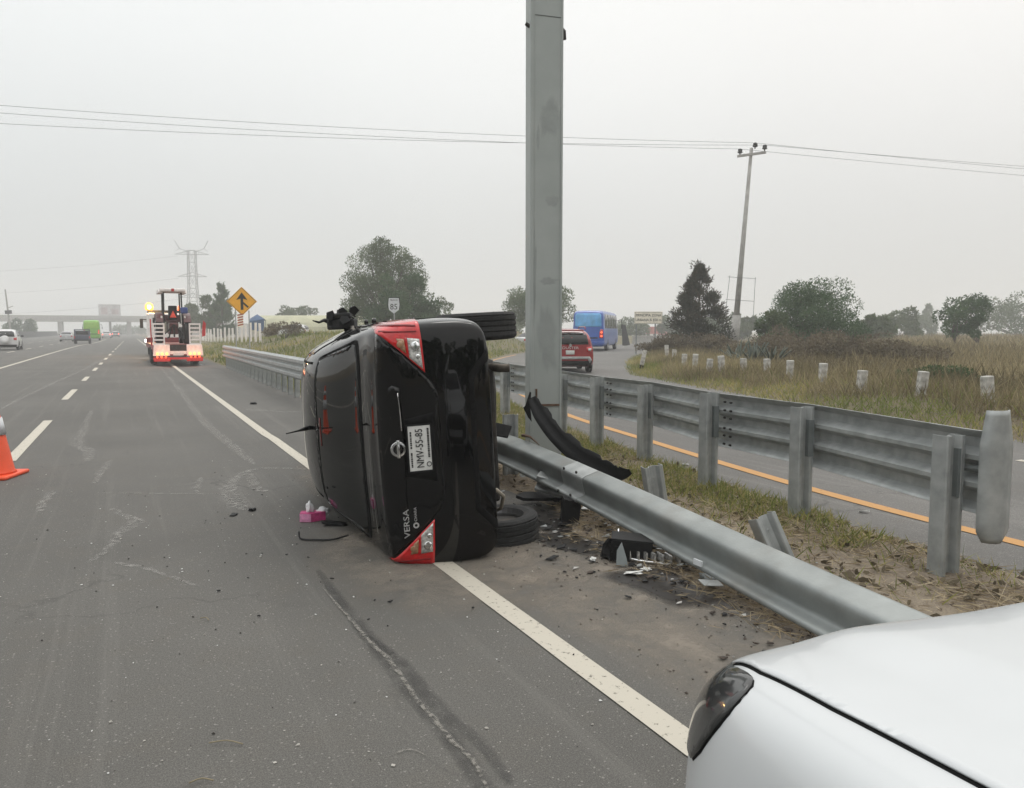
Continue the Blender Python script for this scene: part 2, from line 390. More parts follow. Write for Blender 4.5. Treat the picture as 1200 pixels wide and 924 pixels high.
strip('grass_bank', BANKM, lambda y: 3.75, lambda y: rampL(y) + .15, [19.2 + .8*i for i in range(110)], 40, lambda x, y: bank_h(x, y) + (-.005 if x < 3.8 else .003))
strip('weedy_field', FIELDM, lambda y: rampR(y) - .05, lambda y: rampR(y) + 170, [-14 + .9*i for i in range(135)], 60, field_h, 2.0)

# markings and wear on the roads (each a thin sheet of its own, child of its road)
def ribbon(name, m, pts, widths, z, parent, jitter=0.0, sub=1, edge=True):
    pts = [Vector((p[0], p[1], 0)) for p in pts]
    if sub > 1: pts = smooth_poly(pts, sub, False)
    n = len(pts); ws = widths if isinstance(widths, list) else [widths]*2
    vs = []; fs = []; ed = []
    for i, p in enumerate(pts):
        t = (pts[min(i+1, n-1)] - pts[max(i-1, 0)]).normalized(); o = Vector((t.y, -t.x, 0))
        wd = ws[min(len(ws)-1, int(i/(n-1)*(len(ws)-1)))]; f = i/(n-1)*(len(ws)-1); a = int(f); b = min(a+1, len(ws)-1); wd = ws[a]+(ws[b]-ws[a])*(f-a)
        for q in (-.5, -.25, 0, .25, .5):
            j = 1 + jitter*(random.random()-.5); v = p + o*wd*q*j; vs.append((v.x, v.y, z)); ed.append(1 - abs(q)*2 if edge else 1)
        if edge and (i == 0 or i == n-1): ed[-5:] = [0]*5
    for i in range(n-1):
        for j in range(4): fs.append((i*5+j, i*5+j+1, (i+1)*5+j+1, (i+1)*5+j))
    me = bpy.data.meshes.new(name); me.from_pydata(vs, [], fs)
    a = me.attributes.new('edge', 'FLOAT', 'POINT'); a.data.foreach_set('value', ed)
    return link(name, me, m, parent)
WLINE = fade_mat('worn_white_line_paint', (.47, .435, .365), 1.0, 26, .7, lo=.318, hi=.415)
YLINE = fade_mat('worn_orange_line_paint', (.46, .24, .075), 1.0, 22, .7, lo=.29, hi=.38)
SCUFF = fade_mat('chalky_scrape', (.36, .345, .32), .6, 15, lo=.44, hi=.64)
TARC = fade_mat('dark_tar_seal', (.05, .048, .045), .42, 6, .6, lo=.30, hi=.55)
CRACK = fade_mat('pale_crack_grit', (.24, .225, .20), .75, 40, lo=.42, hi=.55)
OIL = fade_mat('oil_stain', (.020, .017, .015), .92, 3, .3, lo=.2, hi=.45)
DUST = fade_mat('brown_dust', (.255, .22, .18), .72, 2.3, .95, lo=.35, hi=.65)
ribbon('edge_line', WLINE, [(1.86, 1.0+i*.5) for i in range(22)] + [(1.84, 12+i*4) for i in range(40)], .135, .006, road, .05, edge=False)
dash = None
for a, b in ((.2, 2.6), (5.4, 8.0), (10.9, 15.6), (20.2, 23.6), (27.6, 30.0) , (34.4, 37.2), (40.5, 43), (47.5, 50.5), (55.5, 59), (64, 67.5), (73, 77), (82, 86), (91, 95), (100, 105), (111, 116), (122, 128)):
    xo = -1.32 + .008*max(0, a-20)
    ribbon('lane_dash', WLINE, [(xo + .008*(y-a), y) for y in np.linspace(a, b, 8)], .14, .006, road, .06, edge=False)
ribbon('solid_line', WLINE, [(-4.75, 1), (-4.78, 20), (-4.8, 38), (-4.75, 70), (-4.5, 96), (-3.7, 116), (-3.4, 160)], .16, .006, road, edge=False, sub=5)
for k in range(16):
    y0 = 20 + k*11.5; ribbon('far_lane_dash', WLINE, [(-7.75, y0), (-7.75, y0+4.2)], .16, .006, road, edge=False)
for k in range(10):
    y0 = 60 + k*14; ribbon('far_lane_dash', WLINE, [(-11.3, y0), (-11.3, y0+4.5)], .16, .006, road, edge=False)
ribbon('shoulder_stub_line', SCUFF, [(2.05, 16.1), (2.5, 15.5), (3.1, 14.9)], .22, .006, road, sub=6)
ribbon('edge_line', YLINE, [(5.75, -4), (5.76, 1.5), (5.85, 3.3), (6.05, 5.6), (6.65, 9), (7.4, 12.6), (9.1, 18), (11.8, 25), (16.2, 35), (22.8, 45)], .15, .008, ramp, .05, edge=False, sub=8)
ribbon('ramp_lane_dash', WLINE, [(9.62, 3.6), (9.62, 5.5)], .13, .008, ramp, edge=False)
ribbon('ramp_lane_dash', WLINE, [(9.9, 11.5), (10.3, 14.0)], .13, .008, ramp, edge=False)
# scrapes, cracks, stains and one painted shade on the highway
def G(pl): return [gnd(*p) for p in pl]
ribbon('scrape', SCUFF, G([(188, 430), (216, 465), (240, 495), (275, 525), (298, 545)]), [.12, .18, .22, .2, .1], .0045, road, .5, 8)
ribbon('scrape', SCUFF, G([(360, 551), (320, 549), (292, 552), (272, 565), (268, 578), (280, 592), (292, 598)]), [.07, .10, .14, .18, .24, .24, .16], .0045, road, .5, 8)
ribbon('scrape', SCUFF, G([(292, 555), (300, 572), (315, 577)]), [.1, .18, .1], .0045, road, .6, 8)
ribbon('scrape', SCUFF, G([(128, 596), (150, 606), (160, 613), (140, 625), (132, 640), (100, 662)]), [.06, .12, .16, .12, .10, .06], .0045, road, .7, 8)
ribbon('scrape', SCUFF, G([(133, 660), (155, 664), (175, 668), (240, 690)]), [.05, .07, .06, .03], .0045, road, .7, 8)
ribbon('scrape', SCUFF, G([(108, 480), (98, 505), (90, 520), (105, 530), (100, 542)]), [.08, .2, .26, .2, .12], .0045, road, .8, 8)
ribbon('scrape', SCUFF, G([(130, 540), (122, 550), (110, 568)]), [.08, .14, .08], .0045, road, .8, 8)
ribbon('scrape', SCUFF, G([(236, 560), (230, 572), (232, 578)]), [.05, .12, .06], .0045, road, .8, 8)
ribbon('scrape', SCUFF, G([(65, 575), (50, 590), (48, 600)]), [.08, .12, .06], .0045, road, .8, 8)
ribbon('scrape', SCUFF, G([(0, 480), (40, 460), (100, 432), (135, 415)]), [.12, .16, .3, .4], .0045, road, .5, 8)
ribbon('scrape', SCUFF, G([(110, 578), (200, 579), (300, 580)]), [.03, .05, .03], .0045, road, .9, 8)
ribbon('tar_seal', TARC, G([(372, 668), (395, 700), (430, 745), (470, 795), (510, 845), (545, 890), (575, 940), (600, 1000)]), [.04, .08, .11, .12, .11, .10, .09, .08], .004, road, .25, 8)
ribbon('tar_seal', TARC, G([(430, 745), (470, 775), (520, 835), (560, 870), (600, 920)]), [.03, .06, .08, .07, .05], .0052, road, .4, 8)
ribbon('crack', CRACK, G([(378, 690), (400, 715), (420, 738), (440, 760), (462, 782), (484, 815), (510, 845), (530, 870), (552, 890), (566, 915), (585, 960)]), [.01, .022, .028, .034, .03, .03, .028, .03, .026, .02, .015], .0066, road, .9, 8)
ribbon('crack', CRACK, G([(450, 890), (480, 880), (500, 888)]), [.005, .012, .005], .0066, road, .9, 8)
def blot(name, m, c, rx, ry, z, parent, n=40, rag=.25, seed=0):
    vs = [(c[0], c[1], z)]; ed = [1.0]; fs = []
    for ring in (.6, 1.0):
        for i in range(n):
            th = 2*math.pi*i/n; r = ring*(1 + rag*mnoise.noise(Vector((math.cos(th)*1.6, math.sin(th)*1.6, seed))) + .4*rag*mnoise.noise(Vector((math.cos(th)*5, math.sin(th)*5, seed+3))))
            vs.append((c[0]+rx*r*math.cos(th), c[1]+ry*r*math.sin(th), z)); ed.append(.8 if ring < 1 else 0)
    for i in range(n):
        j = (i+1) % n; fs += [(0, 1+i, 1+j), (1+i, 1+n+i, 1+n+j, 1+j)]
    me = bpy.data.meshes.new(name); me.from_pydata(vs, [], fs)
    a = me.attributes.new('edge', 'FLOAT', 'POINT'); a.data.foreach_set('value', ed)
    return link(name, me, m, parent)
blot('dust_patch', DUST, (2.75, 3.9), .85, 2.6, .0035, road, seed=1)
blot('dust_patch', DUST, (1.9, 5.0), .9, 1.3, .0038, road, seed=2)
blot('dust_patch', DUST, (2.2, 7.5), .8, 2.0, .0036, road, seed=5)
blot('oil_stain', OIL, (3.0, 4.85), .34, .42, .0050, road, seed=3, rag=.4)
blot('oil_stain', OIL, (3.12, 5.6), .5, .55, .0054, road, seed=4, rag=.4)
blot('oil_stain', OIL, (2.98, 3.75), .30, .5, .0052, road, seed=7, rag=.5)
blot('trailer_shade_blot', OIL, (2.1, 39.0), 1.3, 3.0, .0040, road, seed=8)  # shade under the trailer, painted on the road with the oil film

# ------------------------------------------------------------------ vegetation tools
def cards(name, m, P, Nrm, L, W, tone, parent=None, taper=.0, bend=0.0):
    """P base points, Nrm growth directions; each leaf/blade is a bent strip of 2 quads"""
    P = np.asarray(P, float); D = np.asarray(Nrm, float); n = len(P)
    D /= np.linalg.norm(D, axis=1, keepdims=True) + 1e-9
    q = rng.normal(size=(n, 3)); sd_ = np.cross(D, q); sd_ /= np.linalg.norm(sd_, axis=1, keepdims=True) + 1e-9
    L = np.broadcast_to(L, (n,))[:, None]; W = np.broadcast_to(W, (n,))[:, None]
    bd = np.cross(D, sd_) * bend * L * rng.uniform(-1, 1, (n, 1))
    v = np.stack([P - sd_*W*(.25 if taper < .5 else .5), P + sd_*W*(.25 if taper < .5 else .5), P + D*L*.5 + sd_*W*.5 + bd*.35, P + D*L*.5 - sd_*W*.5 + bd*.35, P + D*L + bd], 1).reshape(-1, 3)
    me = bpy.data.meshes.new(name)
    me.vertices.add(n*5); me.vertices.foreach_set('co', v.ravel())
    idx = (np.arange(n)[:, None]*5 + np.array([0, 1, 2, 3, 3, 2, 4])).ravel()
    me.loops.add(n*7); me.loops.foreach_set('vertex_index', idx)
    me.polygons.add(n*2); ls = (np.arange(n)[:, None]*7 + np.array([0, 4])).ravel(); me.polygons.foreach_set('loop_start', ls)
    me.update(calc_edges=True)
    a = me.attributes.new('tone', 'FLOAT', 'POINT'); a.data.foreach_set('value', np.repeat(np.clip(tone, 0, 1), 5))
    return link(name, me, m, parent)
def crown(clumps, n, leaf, aspect=.55, up=.25, droop=0.0):
    """clumps (x,y,z,rx,ry,rz): leaves scattered in shells of each clump"""
    cl = np.array(clumps, float); vol = (cl[:, 3]*cl[:, 4]*cl[:, 5])**.7; pick = rng.choice(len(cl), n, p=vol/vol.sum())
    d = rng.normal(size=(n, 3)); d /= np.linalg.norm(d, axis=1, keepdims=True)
    r = rng.uniform(.25, 1, n)**.45
    P = cl[pick, :3] + d*cl[pick, 3:]*r[:, None]
    g = d*.7 + rng.normal(size=(n, 3))*.8 + np.array([0, 0, up - droop])
    ct = rng.uniform(.15, .85, len(cl))
    tone = ct[pick]*.6 + .4*rng.uniform(0, 1, n)
    return P, g, leaf*rng.uniform(.6, 1.4, n), leaf*aspect*rng.uniform(.7, 1.3, n), tone
def make_tree(name, label, base, h, wd, m, n=5000, leaf=.22, trunk_h=.25, nclump=26, shape='round', trunk_r=None, group=None, gap=.0, cat='tree', droop=0.0, stems=1, seed=None, barkm=None):
    rs = np.random.default_rng(seed if seed is not None else abs(hash(label)) % 1000)
    t = thing(name, label, cat, base, 0, group)
    tr = trunk_r or h*.022; mb = MB(); clumps = []
    th = h*trunk_h
    tops = []
    for s in range(stems):
        o = Vector((rs.uniform(-1, 1)*tr*3*(stems > 1), rs.uniform(-1, 1)*tr*3*(stems > 1), 0)); tp = o + Vector((rs.uniform(-.06, .06)*wd, rs.uniform(-.06, .06)*wd, th))
        mb.tube([o + Vector((0, 0, -.15)), o*.9 + (tp-o)*.5 + Vector((rs.uniform(-.03, .03)*wd, 0, 0)), tp], [tr*1.25, tr, tr*.8], 8); tops.append(tp)
    for i in range(nclump):
        f = (i + .5)/nclump
        if shape == 'round':
            v = rs.normal(size=3); v /= np.linalg.norm(v); rr = rs.uniform(.45, .86); c = Vector((v[0]*wd/2*rr, v[1]*wd/2*rr, h*(.5 + trunk_h/2) + v[2]*h*(1-trunk_h)/2*rr)); cr = wd*rs.uniform(.11, .19)
        elif shape == 'dome':
            a = rs.uniform(0, 2*math.pi); rr = math.sqrt(rs.uniform(0, 1))*.90; zz = th*.7 + (h*.92 - th*.7)*math.sqrt(max(0, 1-rr**3))*rs.uniform(.12, 1) ; c = Vector((math.cos(a)*rr*wd/2, math.sin(a)*rr*wd/2, zz)); cr = wd*rs.uniform(.10, .17)
        elif shape == 'cone':
            zz = h*(.03 + .90*f**1.1); k = min(1, (1 - f)*1.55)**.9*min(1, .8 + f); a = rs.uniform(0, 2*math.pi); rr = wd/2*k*rs.uniform(.45, .98); c = Vector((math.cos(a)*rr, math.sin(a)*rr, zz)); cr = wd*(.04 + .11*k)
        clumps.append((c.x, c.y, c.z, cr, cr, cr*rs.uniform(.65, 1.0)))
        if shape != 'cone':
            tp = tops[i % len(tops)]; mid = tp.lerp(c, .5) + Vector((0, 0, -.03*h)); mb.tube([tp*1.0 + Vector((0, 0, -.1*th)), mid, c], [tr*.5, tr*.3, tr*.1], 5)
    if shape == 'cone': mb.tube([(0, 0, 0), (0, 0, h*.93)], [tr, tr*.15], 7)
    mb.build('trunk', barkm or BARK, t, True)
    if shape == 'cone':
        cl = np.array(clumps); pick = rng.integers(0, len(cl), n); d = rng.normal(size=(n, 3)); d /= np.linalg.norm(d, axis=1, keepdims=True)
        P = cl[pick, :3] + d*cl[pick, 3:]*rng.uniform(.3, 1.25, (n, 1)); P[:, 2] = np.maximum(P[:, 2], .02)
        ax = P.copy(); ax[:, 2] = 0; ax /= np.linalg.norm(ax, axis=1, keepdims=True) + 1e-6
        g = (P - cl[pick, :3])*1.2/(cl[pick, 3:4]+.05) + ax*.7 + np.array([0, 0, .9]) + rng.normal(size=(n, 3))*.4
        ct = rs.uniform(.1, .6, len(cl)); tone = ct[pick]*.6 + .3*rng.uniform(0, 1, n) + .35*(rng.uniform(0, 1, n) > .8)*(P[:, 2] > h*.3)
        # upswept sprays: chains of leaves along feathery branch tips, so the outline is ragged
        P2 = []; g2 = []
        for q in range(int(h*16)):
            zt = rs.uniform(.12, 1.0)**.8; k = min(1, (1-zt)*1.55)**.9*min(1, .8 + zt); a = rs.uniform(0, 6.283); r0 = wd/2*k*.75; ln = rs.uniform(.35, .95)*(1.1 - .4*zt)
            d = np.array([math.cos(a)*rs.uniform(.5, .9), math.sin(a)*rs.uniform(.5, .9), rs.uniform(.5, 1.3)]); d /= np.linalg.norm(d); b0 = np.array([math.cos(a)*r0, math.sin(a)*r0, zt*h*.93])
            for u in np.linspace(0, ln, 14):
                P2.append(b0 + d*u + rs.normal(size=3)*.05*(1.2 - u/ln)); g2.append(d + rs.normal(size=3)*.5)
        P2 = np.array(P2); g2 = np.array(g2); m2 = len(P2)
        P = np.concatenate([P, P2]); g = np.concatenate([g, g2]); tone = np.concatenate([tone, rng.uniform(.3, 1, m2)])
        Ls = np.concatenate([leaf*rng.uniform(.7, 1.5, n), leaf*rng.uniform(.8, 1.5, m2)]); Ws = leaf*.28*rng.uniform(.7, 1.3, n+m2)
        cards('crown', m, P, g, Ls, Ws, tone, t, bend=.3)
    else:
        P, g, Ls, Ws, tone = crown(clumps, n, leaf, droop=droop); keep = P[:, 2] > .05
        cards('crown', m, P[keep], g[keep], Ls[keep], Ws[keep], tone[keep], t, bend=.3)
    return t
def blades(name, m, pts, h, wd, tone=None, lean=.35, kind='stuff'):
    P = np.asarray(pts, float); n = len(P)
    D = np.stack([rng.normal(0, lean, n), rng.normal(0, lean, n), np.ones(n)], 1)
    L = h[0] + (h[1]-h[0])*rng.uniform(0, 1, n)**1.6
    t = rng.uniform(0, 1, n) if tone is None else tone
    o = cards(name, m, P, D, L, wd*rng.uniform(.6, 1.4, n), t, None, taper=1, bend=.5)
    return tag(o, kind=kind)
# ------------------------------------------------------------------ vehicle tools
CROWN = [.0, .012]
def body_rings(stations):
    """each station: y, zb, w, zbelt, zr, wr, optional yo (y offsets by ring point)"""
    rings = []
    for st in stations:
        y, zb, w_, ze, zr, wr = st[:6]; yo = st[6] if len(st) > 6 else None
        hb = ze - zb
        pts = [(0, zb), (.5*w_, zb), (.88*w_, zb+.004), (.975*w_, zb+.09*hb), (1.0*w_, zb+.30*hb), (1.0*w_, zb+.52*hb), (.99*w_, zb+.78*hb), (.955*w_, ze),
               ((.945*w_+wr)/2*1.0, (ze+zr)/2 + .02*(zr-ze)), (wr, zr-.035*min(1, (zr-ze)*6+.25)), (wr*.55, zr + CROWN[0]), (0, zr + CROWN[1])]
        rings.append([(x, y + (yo[i] if yo else 0), z) for i, (x, z) in enumerate(pts)])
    return rings
def body_mesh(name, stations, m, parent, rear_in=None, front_in=None, sub=2):
    """loft of half-rings mirrored to both sides, both ends closed through an inner ring"""
    R = body_rings(stations)
    def inner(r, sx, zc, sz, dy): return [(x*sx, y+dy, zc+(z-zc)*sz) for x, y, z in r]
    if rear_in: R = [inner(R[0], *q) for q in reversed(rear_in)] + R
    if front_in: R = R + [inner(R[-1], *q) for q in front_in]
    n = len(R[0]); vs = []; idx = []
    for r in R:
        a = []
        for i, (x, y, z) in enumerate(r):
            vs.append((x, y, z)); a.append(len(vs)-1)
        b = [a[0]]
        for i, (x, y, z) in enumerate(r[1:-1]): vs.append((-x, y, z)); b.append(len(vs)-1)
        b.append(a[-1]); idx.append((a, b))
    fs = []
    for (a, b), (c, d) in zip(idx, idx[1:]):
        for i in range(n-1):
            fs.append((a[i], a[i+1], c[i+1], c[i])); fs.append((b[i+1], b[i], d[i], d[i+1]))
    for a, b in (idx[0], idx[-1]):
        for i in range(n-1):
            f = [a[i], a[i+1], b[i+1], b[i]]; f = list(dict.fromkeys(f)); fs.append(tuple(f))
    me = bpy.data.meshes.new(name); me.from_pydata(vs, [], fs)
    bm = bmesh.new(); bm.from_mesh(me); bmesh.ops.recalc_face_normals(bm, faces=bm.faces); bm.to_mesh(me); bm.free()
    o = link(name, me, m, None, True)
    d = o.modifiers.new('sub', 'SUBSURF'); d.levels = d.render_levels = sub
    bpy.context.view_layer.update()
    dg = bpy.context.evaluated_depsgraph_get(); ev = o.evaluated_get(dg); em = ev.to_mesh()
    bvh = BVHTree.FromPolygons([v.co.copy() for v in em.vertices], [tuple(p.vertices) for p in em.polygons]); ev.to_mesh_clear()
    o.parent = parent
    return o, bvh
DIRS = {'rear': Vector((0, 1, 0)), 'front': Vector((0, -1, 0)), 'left': Vector((1, 0, 0)), 'right': Vector((-1, 0, 0)), 'top': Vector((0, 0, -1))}
def p3(kind, p):
    return {'rear': Vector((p[0], 0, p[1])), 'front': Vector((p[0], 0, p[1])), 'left': Vector((0, p[0], p[1])), 'right': Vector((0, p[0], p[1])), 'top': Vector((p[0], p[1], 0))}[kind]
def decal(name, bvh, kind, poly, m, parent, off=.004, thick=.006, maxe=.05, curve=0, smooth=True, dirn=None):
    """panel laid onto a body: outline given in elevation, projected to the skin, given thickness"""
    d = dirn or DIRS[kind]
    pts = [p3(kind, p) if len(p) == 2 else Vector(p) for p in poly]
    if curve: pts = smooth_poly(pts, curve)
    bm = bmesh.new(); vv = [bm.verts.new(p) for p in pts]
    bm.faces.new(vv); bm.faces.ensure_lookup_table()
    bmesh.ops.triangulate(bm, faces=bm.faces[:], ngon_method='EAR_CLIP')
    for _ in range(6):
        es = [e for e in bm.edges if e.calc_length() > maxe]
        if not es: break
        bmesh.ops.subdivide_edges(bm, edges=es, cuts=1); bmesh.ops.triangulate(bm, faces=bm.faces[:])
        bmesh.ops.beautify_fill(bm, faces=bm.faces[:], edges=[e for e in bm.edges if not e.is_boundary])
    for v in bm.verts:
        o = v.co - d*(6 + d.dot(v.co)) if len(poly[0]) == 2 else v.co - d*2
        hit = None
        if len(poly[0]) == 2: hit, nn, _, _ = bvh.ray_cast(o, d, 14)
        if hit is None: hit, nn, _, _ = bvh.find_nearest(v.co)
        if len(poly[0]) == 2 and nn.dot(d) > 0: nn = -nn
        v.co = hit + nn*off - d*off*.3
    bmesh.ops.recalc_face_normals(bm, faces=bm.faces)
    s_ = sum((f.normal.dot(d)*f.calc_area() for f in bm.faces))
    if s_ > 0: bmesh.ops.reverse_faces(bm, faces=bm.faces)
    me = bpy.data.meshes.new(name); bm.to_mesh(me); bm.free()
    o = link(name, me, m, parent, smooth)
    if thick:
        q = o.modifiers.new('solid', 'SOLIDIFY'); q.thickness = thick; q.offset = -1
    return o
def make_wheel(parent, c, r=.31, wd=.20, spokes=5, detail=True):
    """tyre lies along local X"""
    c = Vector(c); h = wd/2
    prof = [(r*.66, -h*.9), (r*.80, -h), (r*.93, -h*.96), (r*.985, -h*.80)]
    if detail:
        for q in (-.55, -.2, .2, .55): prof += [(r, (q-.14)*h), (r, (q+.10)*h), (r*.972, (q+.12)*h), (r*.972, (q+.17)*h)]
    prof += [(r*.985, h*.80), (r*.93, h*.96), (r*.80, h), (r*.66, h*.9)]
    t = MB().lathe(prof, 36 if detail else 20, 'X', c, cap=False).build('wheel', RUBBER, parent, False)
    m = MB(); sgn = 1 if c.x > 0 else -1
    m.lathe([(r*.67, -h*.9), (r*.62, -h*.5), (r*.62, h*.5), (r*.67, h*.9)], 28, 'X', c, cap=False)
    m.lathe([(r*.05, sgn*h*.72), (r*.2, sgn*h*.7), (r*.22, sgn*h*.3)], 16, 'X', c)
    for k in range(spokes):
        a = 2*math.pi*k/spokes; p0 = c + Vector((sgn*h*.55, math.cos(a)*r*.12, math.sin(a)*r*.12)); p1 = c + Vector((sgn*h*.7, math.cos(a)*r*.64, math.sin(a)*r*.64))
        m.tube([p0, p1], [r*.09, r*.07], 6)
    m.build('rim', RIM, t, False)
    MB().lathe([(r*.05, -sgn*h*.1), (r*.60, -sgn*h*.1), (r*.60, -sgn*h*.35), (r*.05, -sgn*h*.5)], 20, 'X', c).build('brake_drum', DARKMETAL, t, False)
    return t

# ------------------------------------------------------------------ the overturned car
def build_wreck():
    t = thing('overturned_car', 'black sedan lying on its side across the edge line, rear end towards the viewer', 'car')
    yo = [.0, -.005, -.005, -.01, -.015, -.012, .03, .045, .055, .06, .06, .06]
    st = [(.10, .235, .832, .94, 1.01, .715, yo), (.26, .205, .845, .96, 1.05, .74), (.50, .19, .848, .97, 1.075, .75), (.80, .18, .85, .985, 1.235, .655),
          (1.2, .18, .85, .99, 1.40, .60), (1.6, .18, .85, .99, 1.475, .585), (2.2, .18, .85, .98, 1.50, .58), (2.7, .18, .85, .965, 1.47, .595), (3.15, .18, .85, .95, 1.24, .66),
          (3.5, .18, .848, .92, 1.02, .74), (3.9, .19, .84, .86, .93, .73), (4.2, .21, .80, .78, .83, .68), (4.36, .24, .70, .68, .72, .58)]
    b, bvh = body_mesh('body', st, BLACKPAINT, t, rear_in=[(.982, .6, .985, -.055), (.945, .6, .965, -.088), (.5, .6, .6, -.118)], front_in=[(.8, .5, .8, .05), (.4, .5, .5, .08)], sub=3)
    # doors, glass and lamps laid on the shell; lamp outlines mirrored left/right
    decal('rear_window_frame', bvh, 'top', CAR_RWF, SEAM, t, off=.002, thick=.003, curve=5)
    rw = decal('rear_window', bvh, 'top', CAR_RW, GLASS, t, off=.005, thick=.004, curve=5)
    decal('brake_light_bar', bvh, 'top', [(-.09, 1.075), (.13, 1.075), (.13, 1.097), (-.09, 1.097)], mat('dark_brake_lens', (.10, .008, .008), .2), rw, off=.008, thick=.003)
    decal('trunk_lid_gap', bvh, 'rear', CAR_LIDGAP, SEAM, t, off=.0015, thick=.003, curve=4)
    lid = decal('trunk_lid', bvh, 'rear', CAR_LID, BLACKPAINT, t, off=.007, thick=.006, curve=4, maxe=.035)
    for sx in (1, -1):
        fl = lambda q: [(sx*x, z) for x, z in q][::sx]
        lamp = decal('tail_light', bvh, 'rear', fl(CAR_LAMP), RED, t, off=.012, thick=.012, maxe=.03)
        for q_ in ((.79, .80), (.757, .762)): decal('lens_rib', bvh, 'rear', fl([(q_[0], .72), (q_[0]+.008, .72), (q_[1]+.008, .95), (q_[1], .95)]), mat('dark_red_lens', (.22, .004, .006), .2), lamp, off=.0155, thick=.004, maxe=.03)
        decal('reverse_lens', bvh, 'rear', fl(CAR_CLEAR), CLEAR, lamp, off=.015, thick=.005, maxe=.03)
        decal('indicator_lens', bvh, 'rear', fl(CAR_AMBER), AMBER, lamp, off=.0155, thick=.005, maxe=.03)
        for c_, r_, m_ in (((.668, .733), .030, CHROME), ((.682, .830), .022, AMBER), ((.60, .72), .016, CHROME)):
            decal('bulb_reflector', bvh, 'rear', fl([(c_[0] + r_*math.cos(a), c_[1] + r_*math.sin(a)) for a in np.linspace(0, 6.0, 12)]), m_, lamp, off=.019, thick=.003, maxe=.03)
        decal('lens_bar', bvh, 'rear', fl(CAR_LBAR), RED, lamp, off=.017, thick=.005, maxe=.03)
    decal('bumper_slot', bvh, 'rear', [(.63, .25), (.46, .40), (-.46, .40), (-.63, .25), (-.55, .25), (-.435, .365), (.435, .365), (.55, .25)], SEAM, t, off=.004, thick=.004)
    decal('bumper_step', bvh, 'rear', [(-.60, .52), (-.5, .555), (.5, .555), (.60, .52), (.5, .535), (-.5, .535)], BLACKPAINT, t, off=.012, thick=.012)
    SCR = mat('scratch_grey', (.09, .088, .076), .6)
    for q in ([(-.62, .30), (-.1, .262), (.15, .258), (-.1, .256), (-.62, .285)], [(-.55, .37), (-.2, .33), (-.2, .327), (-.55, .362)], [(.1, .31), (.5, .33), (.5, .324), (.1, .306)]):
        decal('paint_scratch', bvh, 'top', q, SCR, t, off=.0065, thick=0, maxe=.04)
    # garnish with handle above the plate, plate, emblem, badges
    g = decal('lid_garnish', bvh, 'rear', [(-.40, .925), (.40, .925), (.42, .90), (.40, .852), (-.40, .852), (-.42, .90)], BLACKPAINT, t, off=.03, thick=.03)
    decal('garnish_chrome', bvh, 'rear', [(.12, .862), (.37, .862), (.37, .856), (.12, .856)], CHROME, g, off=.034, thick=.004)
    y_at = lambda x, z: bvh.ray_cast(Vector((x, -2, z)), Vector((0, 1, 0)), 6)[0].y
    px_, pz = CAR_PLATE
    yp = min(y_at(px_+a, pz+c) for a in (-.15, 0, .15) for c in (-.07, .07)) - .014
    decal('plate_recess', bvh, 'rear', [(px_-.23, pz-.105), (px_+.23, pz-.105), (px_+.19, pz+.09), (px_-.19, pz+.09)], SEAM, t, off=.0085, thick=.003)
    pl = MB().box((px_, yp, pz), (.30, .004, .15)).build('license_plate', PLATEWHITE, t, bevel=.004)
    fm = MB()
    for d_, c_ in (((.318, .008, .010), (0, .079)), ((.318, .008, .010), (0, -.079)), ((.010, .008, .16), (.155, 0)), ((.010, .008, .16), (-.155, 0))):
        fm.box((px_+c_[0], yp, pz+c_[1]), d_)
    fm.build('plate_frame', BLACKPLASTIC, pl)
    text_on('plate_number', 'NMV-55-85', .070, PLATETXT, pl, frame((px_, yp-.004, pz), (1, 0, 0), (0, 0, 1)), .0015, .78)
    mk = MB(); rs = random.Random(3)
    x = -.12
    while x < .12:
        w_ = rs.uniform(.006, .013)
        if not -.02 < x < .0: mk.box((px_+x, yp-.003, pz+.057), (w_, .003, .011))
        x += w_ + .004
    x = -.06
    while x < .13:
        w_ = rs.uniform(.005, .010); mk.box((px_+x, yp-.003, pz-.058), (w_, .003, .013)); x += w_ + .003
    mk.lathe([(.012, -.002), (.017, -.002), (.017, .002), (.012, .002)], 16, 'Y', (px_-.11, yp-.003, pz-.055), cap=False)
    mk.build('plate_small_print', PLATETXT, pl)['kind'] = 'stuff'
    ex, ez = CAR_EMBLEM; ye = y_at(ex, ez) - .040
    em = MB().lathe([(.034, -.006), (.050, -.006), (.052, 0), (.050, .007), (.034, .007), (.034, -.006)], 28, 'Y', (ex, ye, ez), cap=False).box((ex, ye-.002, ez), (.118, .012, .021)).build('emblem', CHROME, t, True, bevel=.002)
    bx, bz = CAR_BADGE; yb = min(y_at(bx + q, bz + r) for q in (-.11, -.05, 0, .05, .11) for r in (-.02, .02)) - .010
    text_on('model_badge', 'VERSA', .055, SILVERTXT, t, frame((bx, yb, bz), (1, 0, 0), (0, 0, 1)), .003, 1.25)
    b2x, b2z = CAR_BADGE2; yb2 = min(y_at(b2x + q, b2z) for q in (-.07, 0, .07)) - .012
    text_on('dealer_badge', 'CHARA', .026, SILVERTXT, t, frame((b2x+.02, yb2, b2z), (1, 0, 0), (0, 0, 1)), .002, 1.1)
    MB().lathe([(.010, -.002), (.020, -.002), (.020, .002), (.010, .002)], 18, 'Y', (b2x-.055, yb2, b2z), cap=False).build('dealer_mark', SILVERTXT, t)
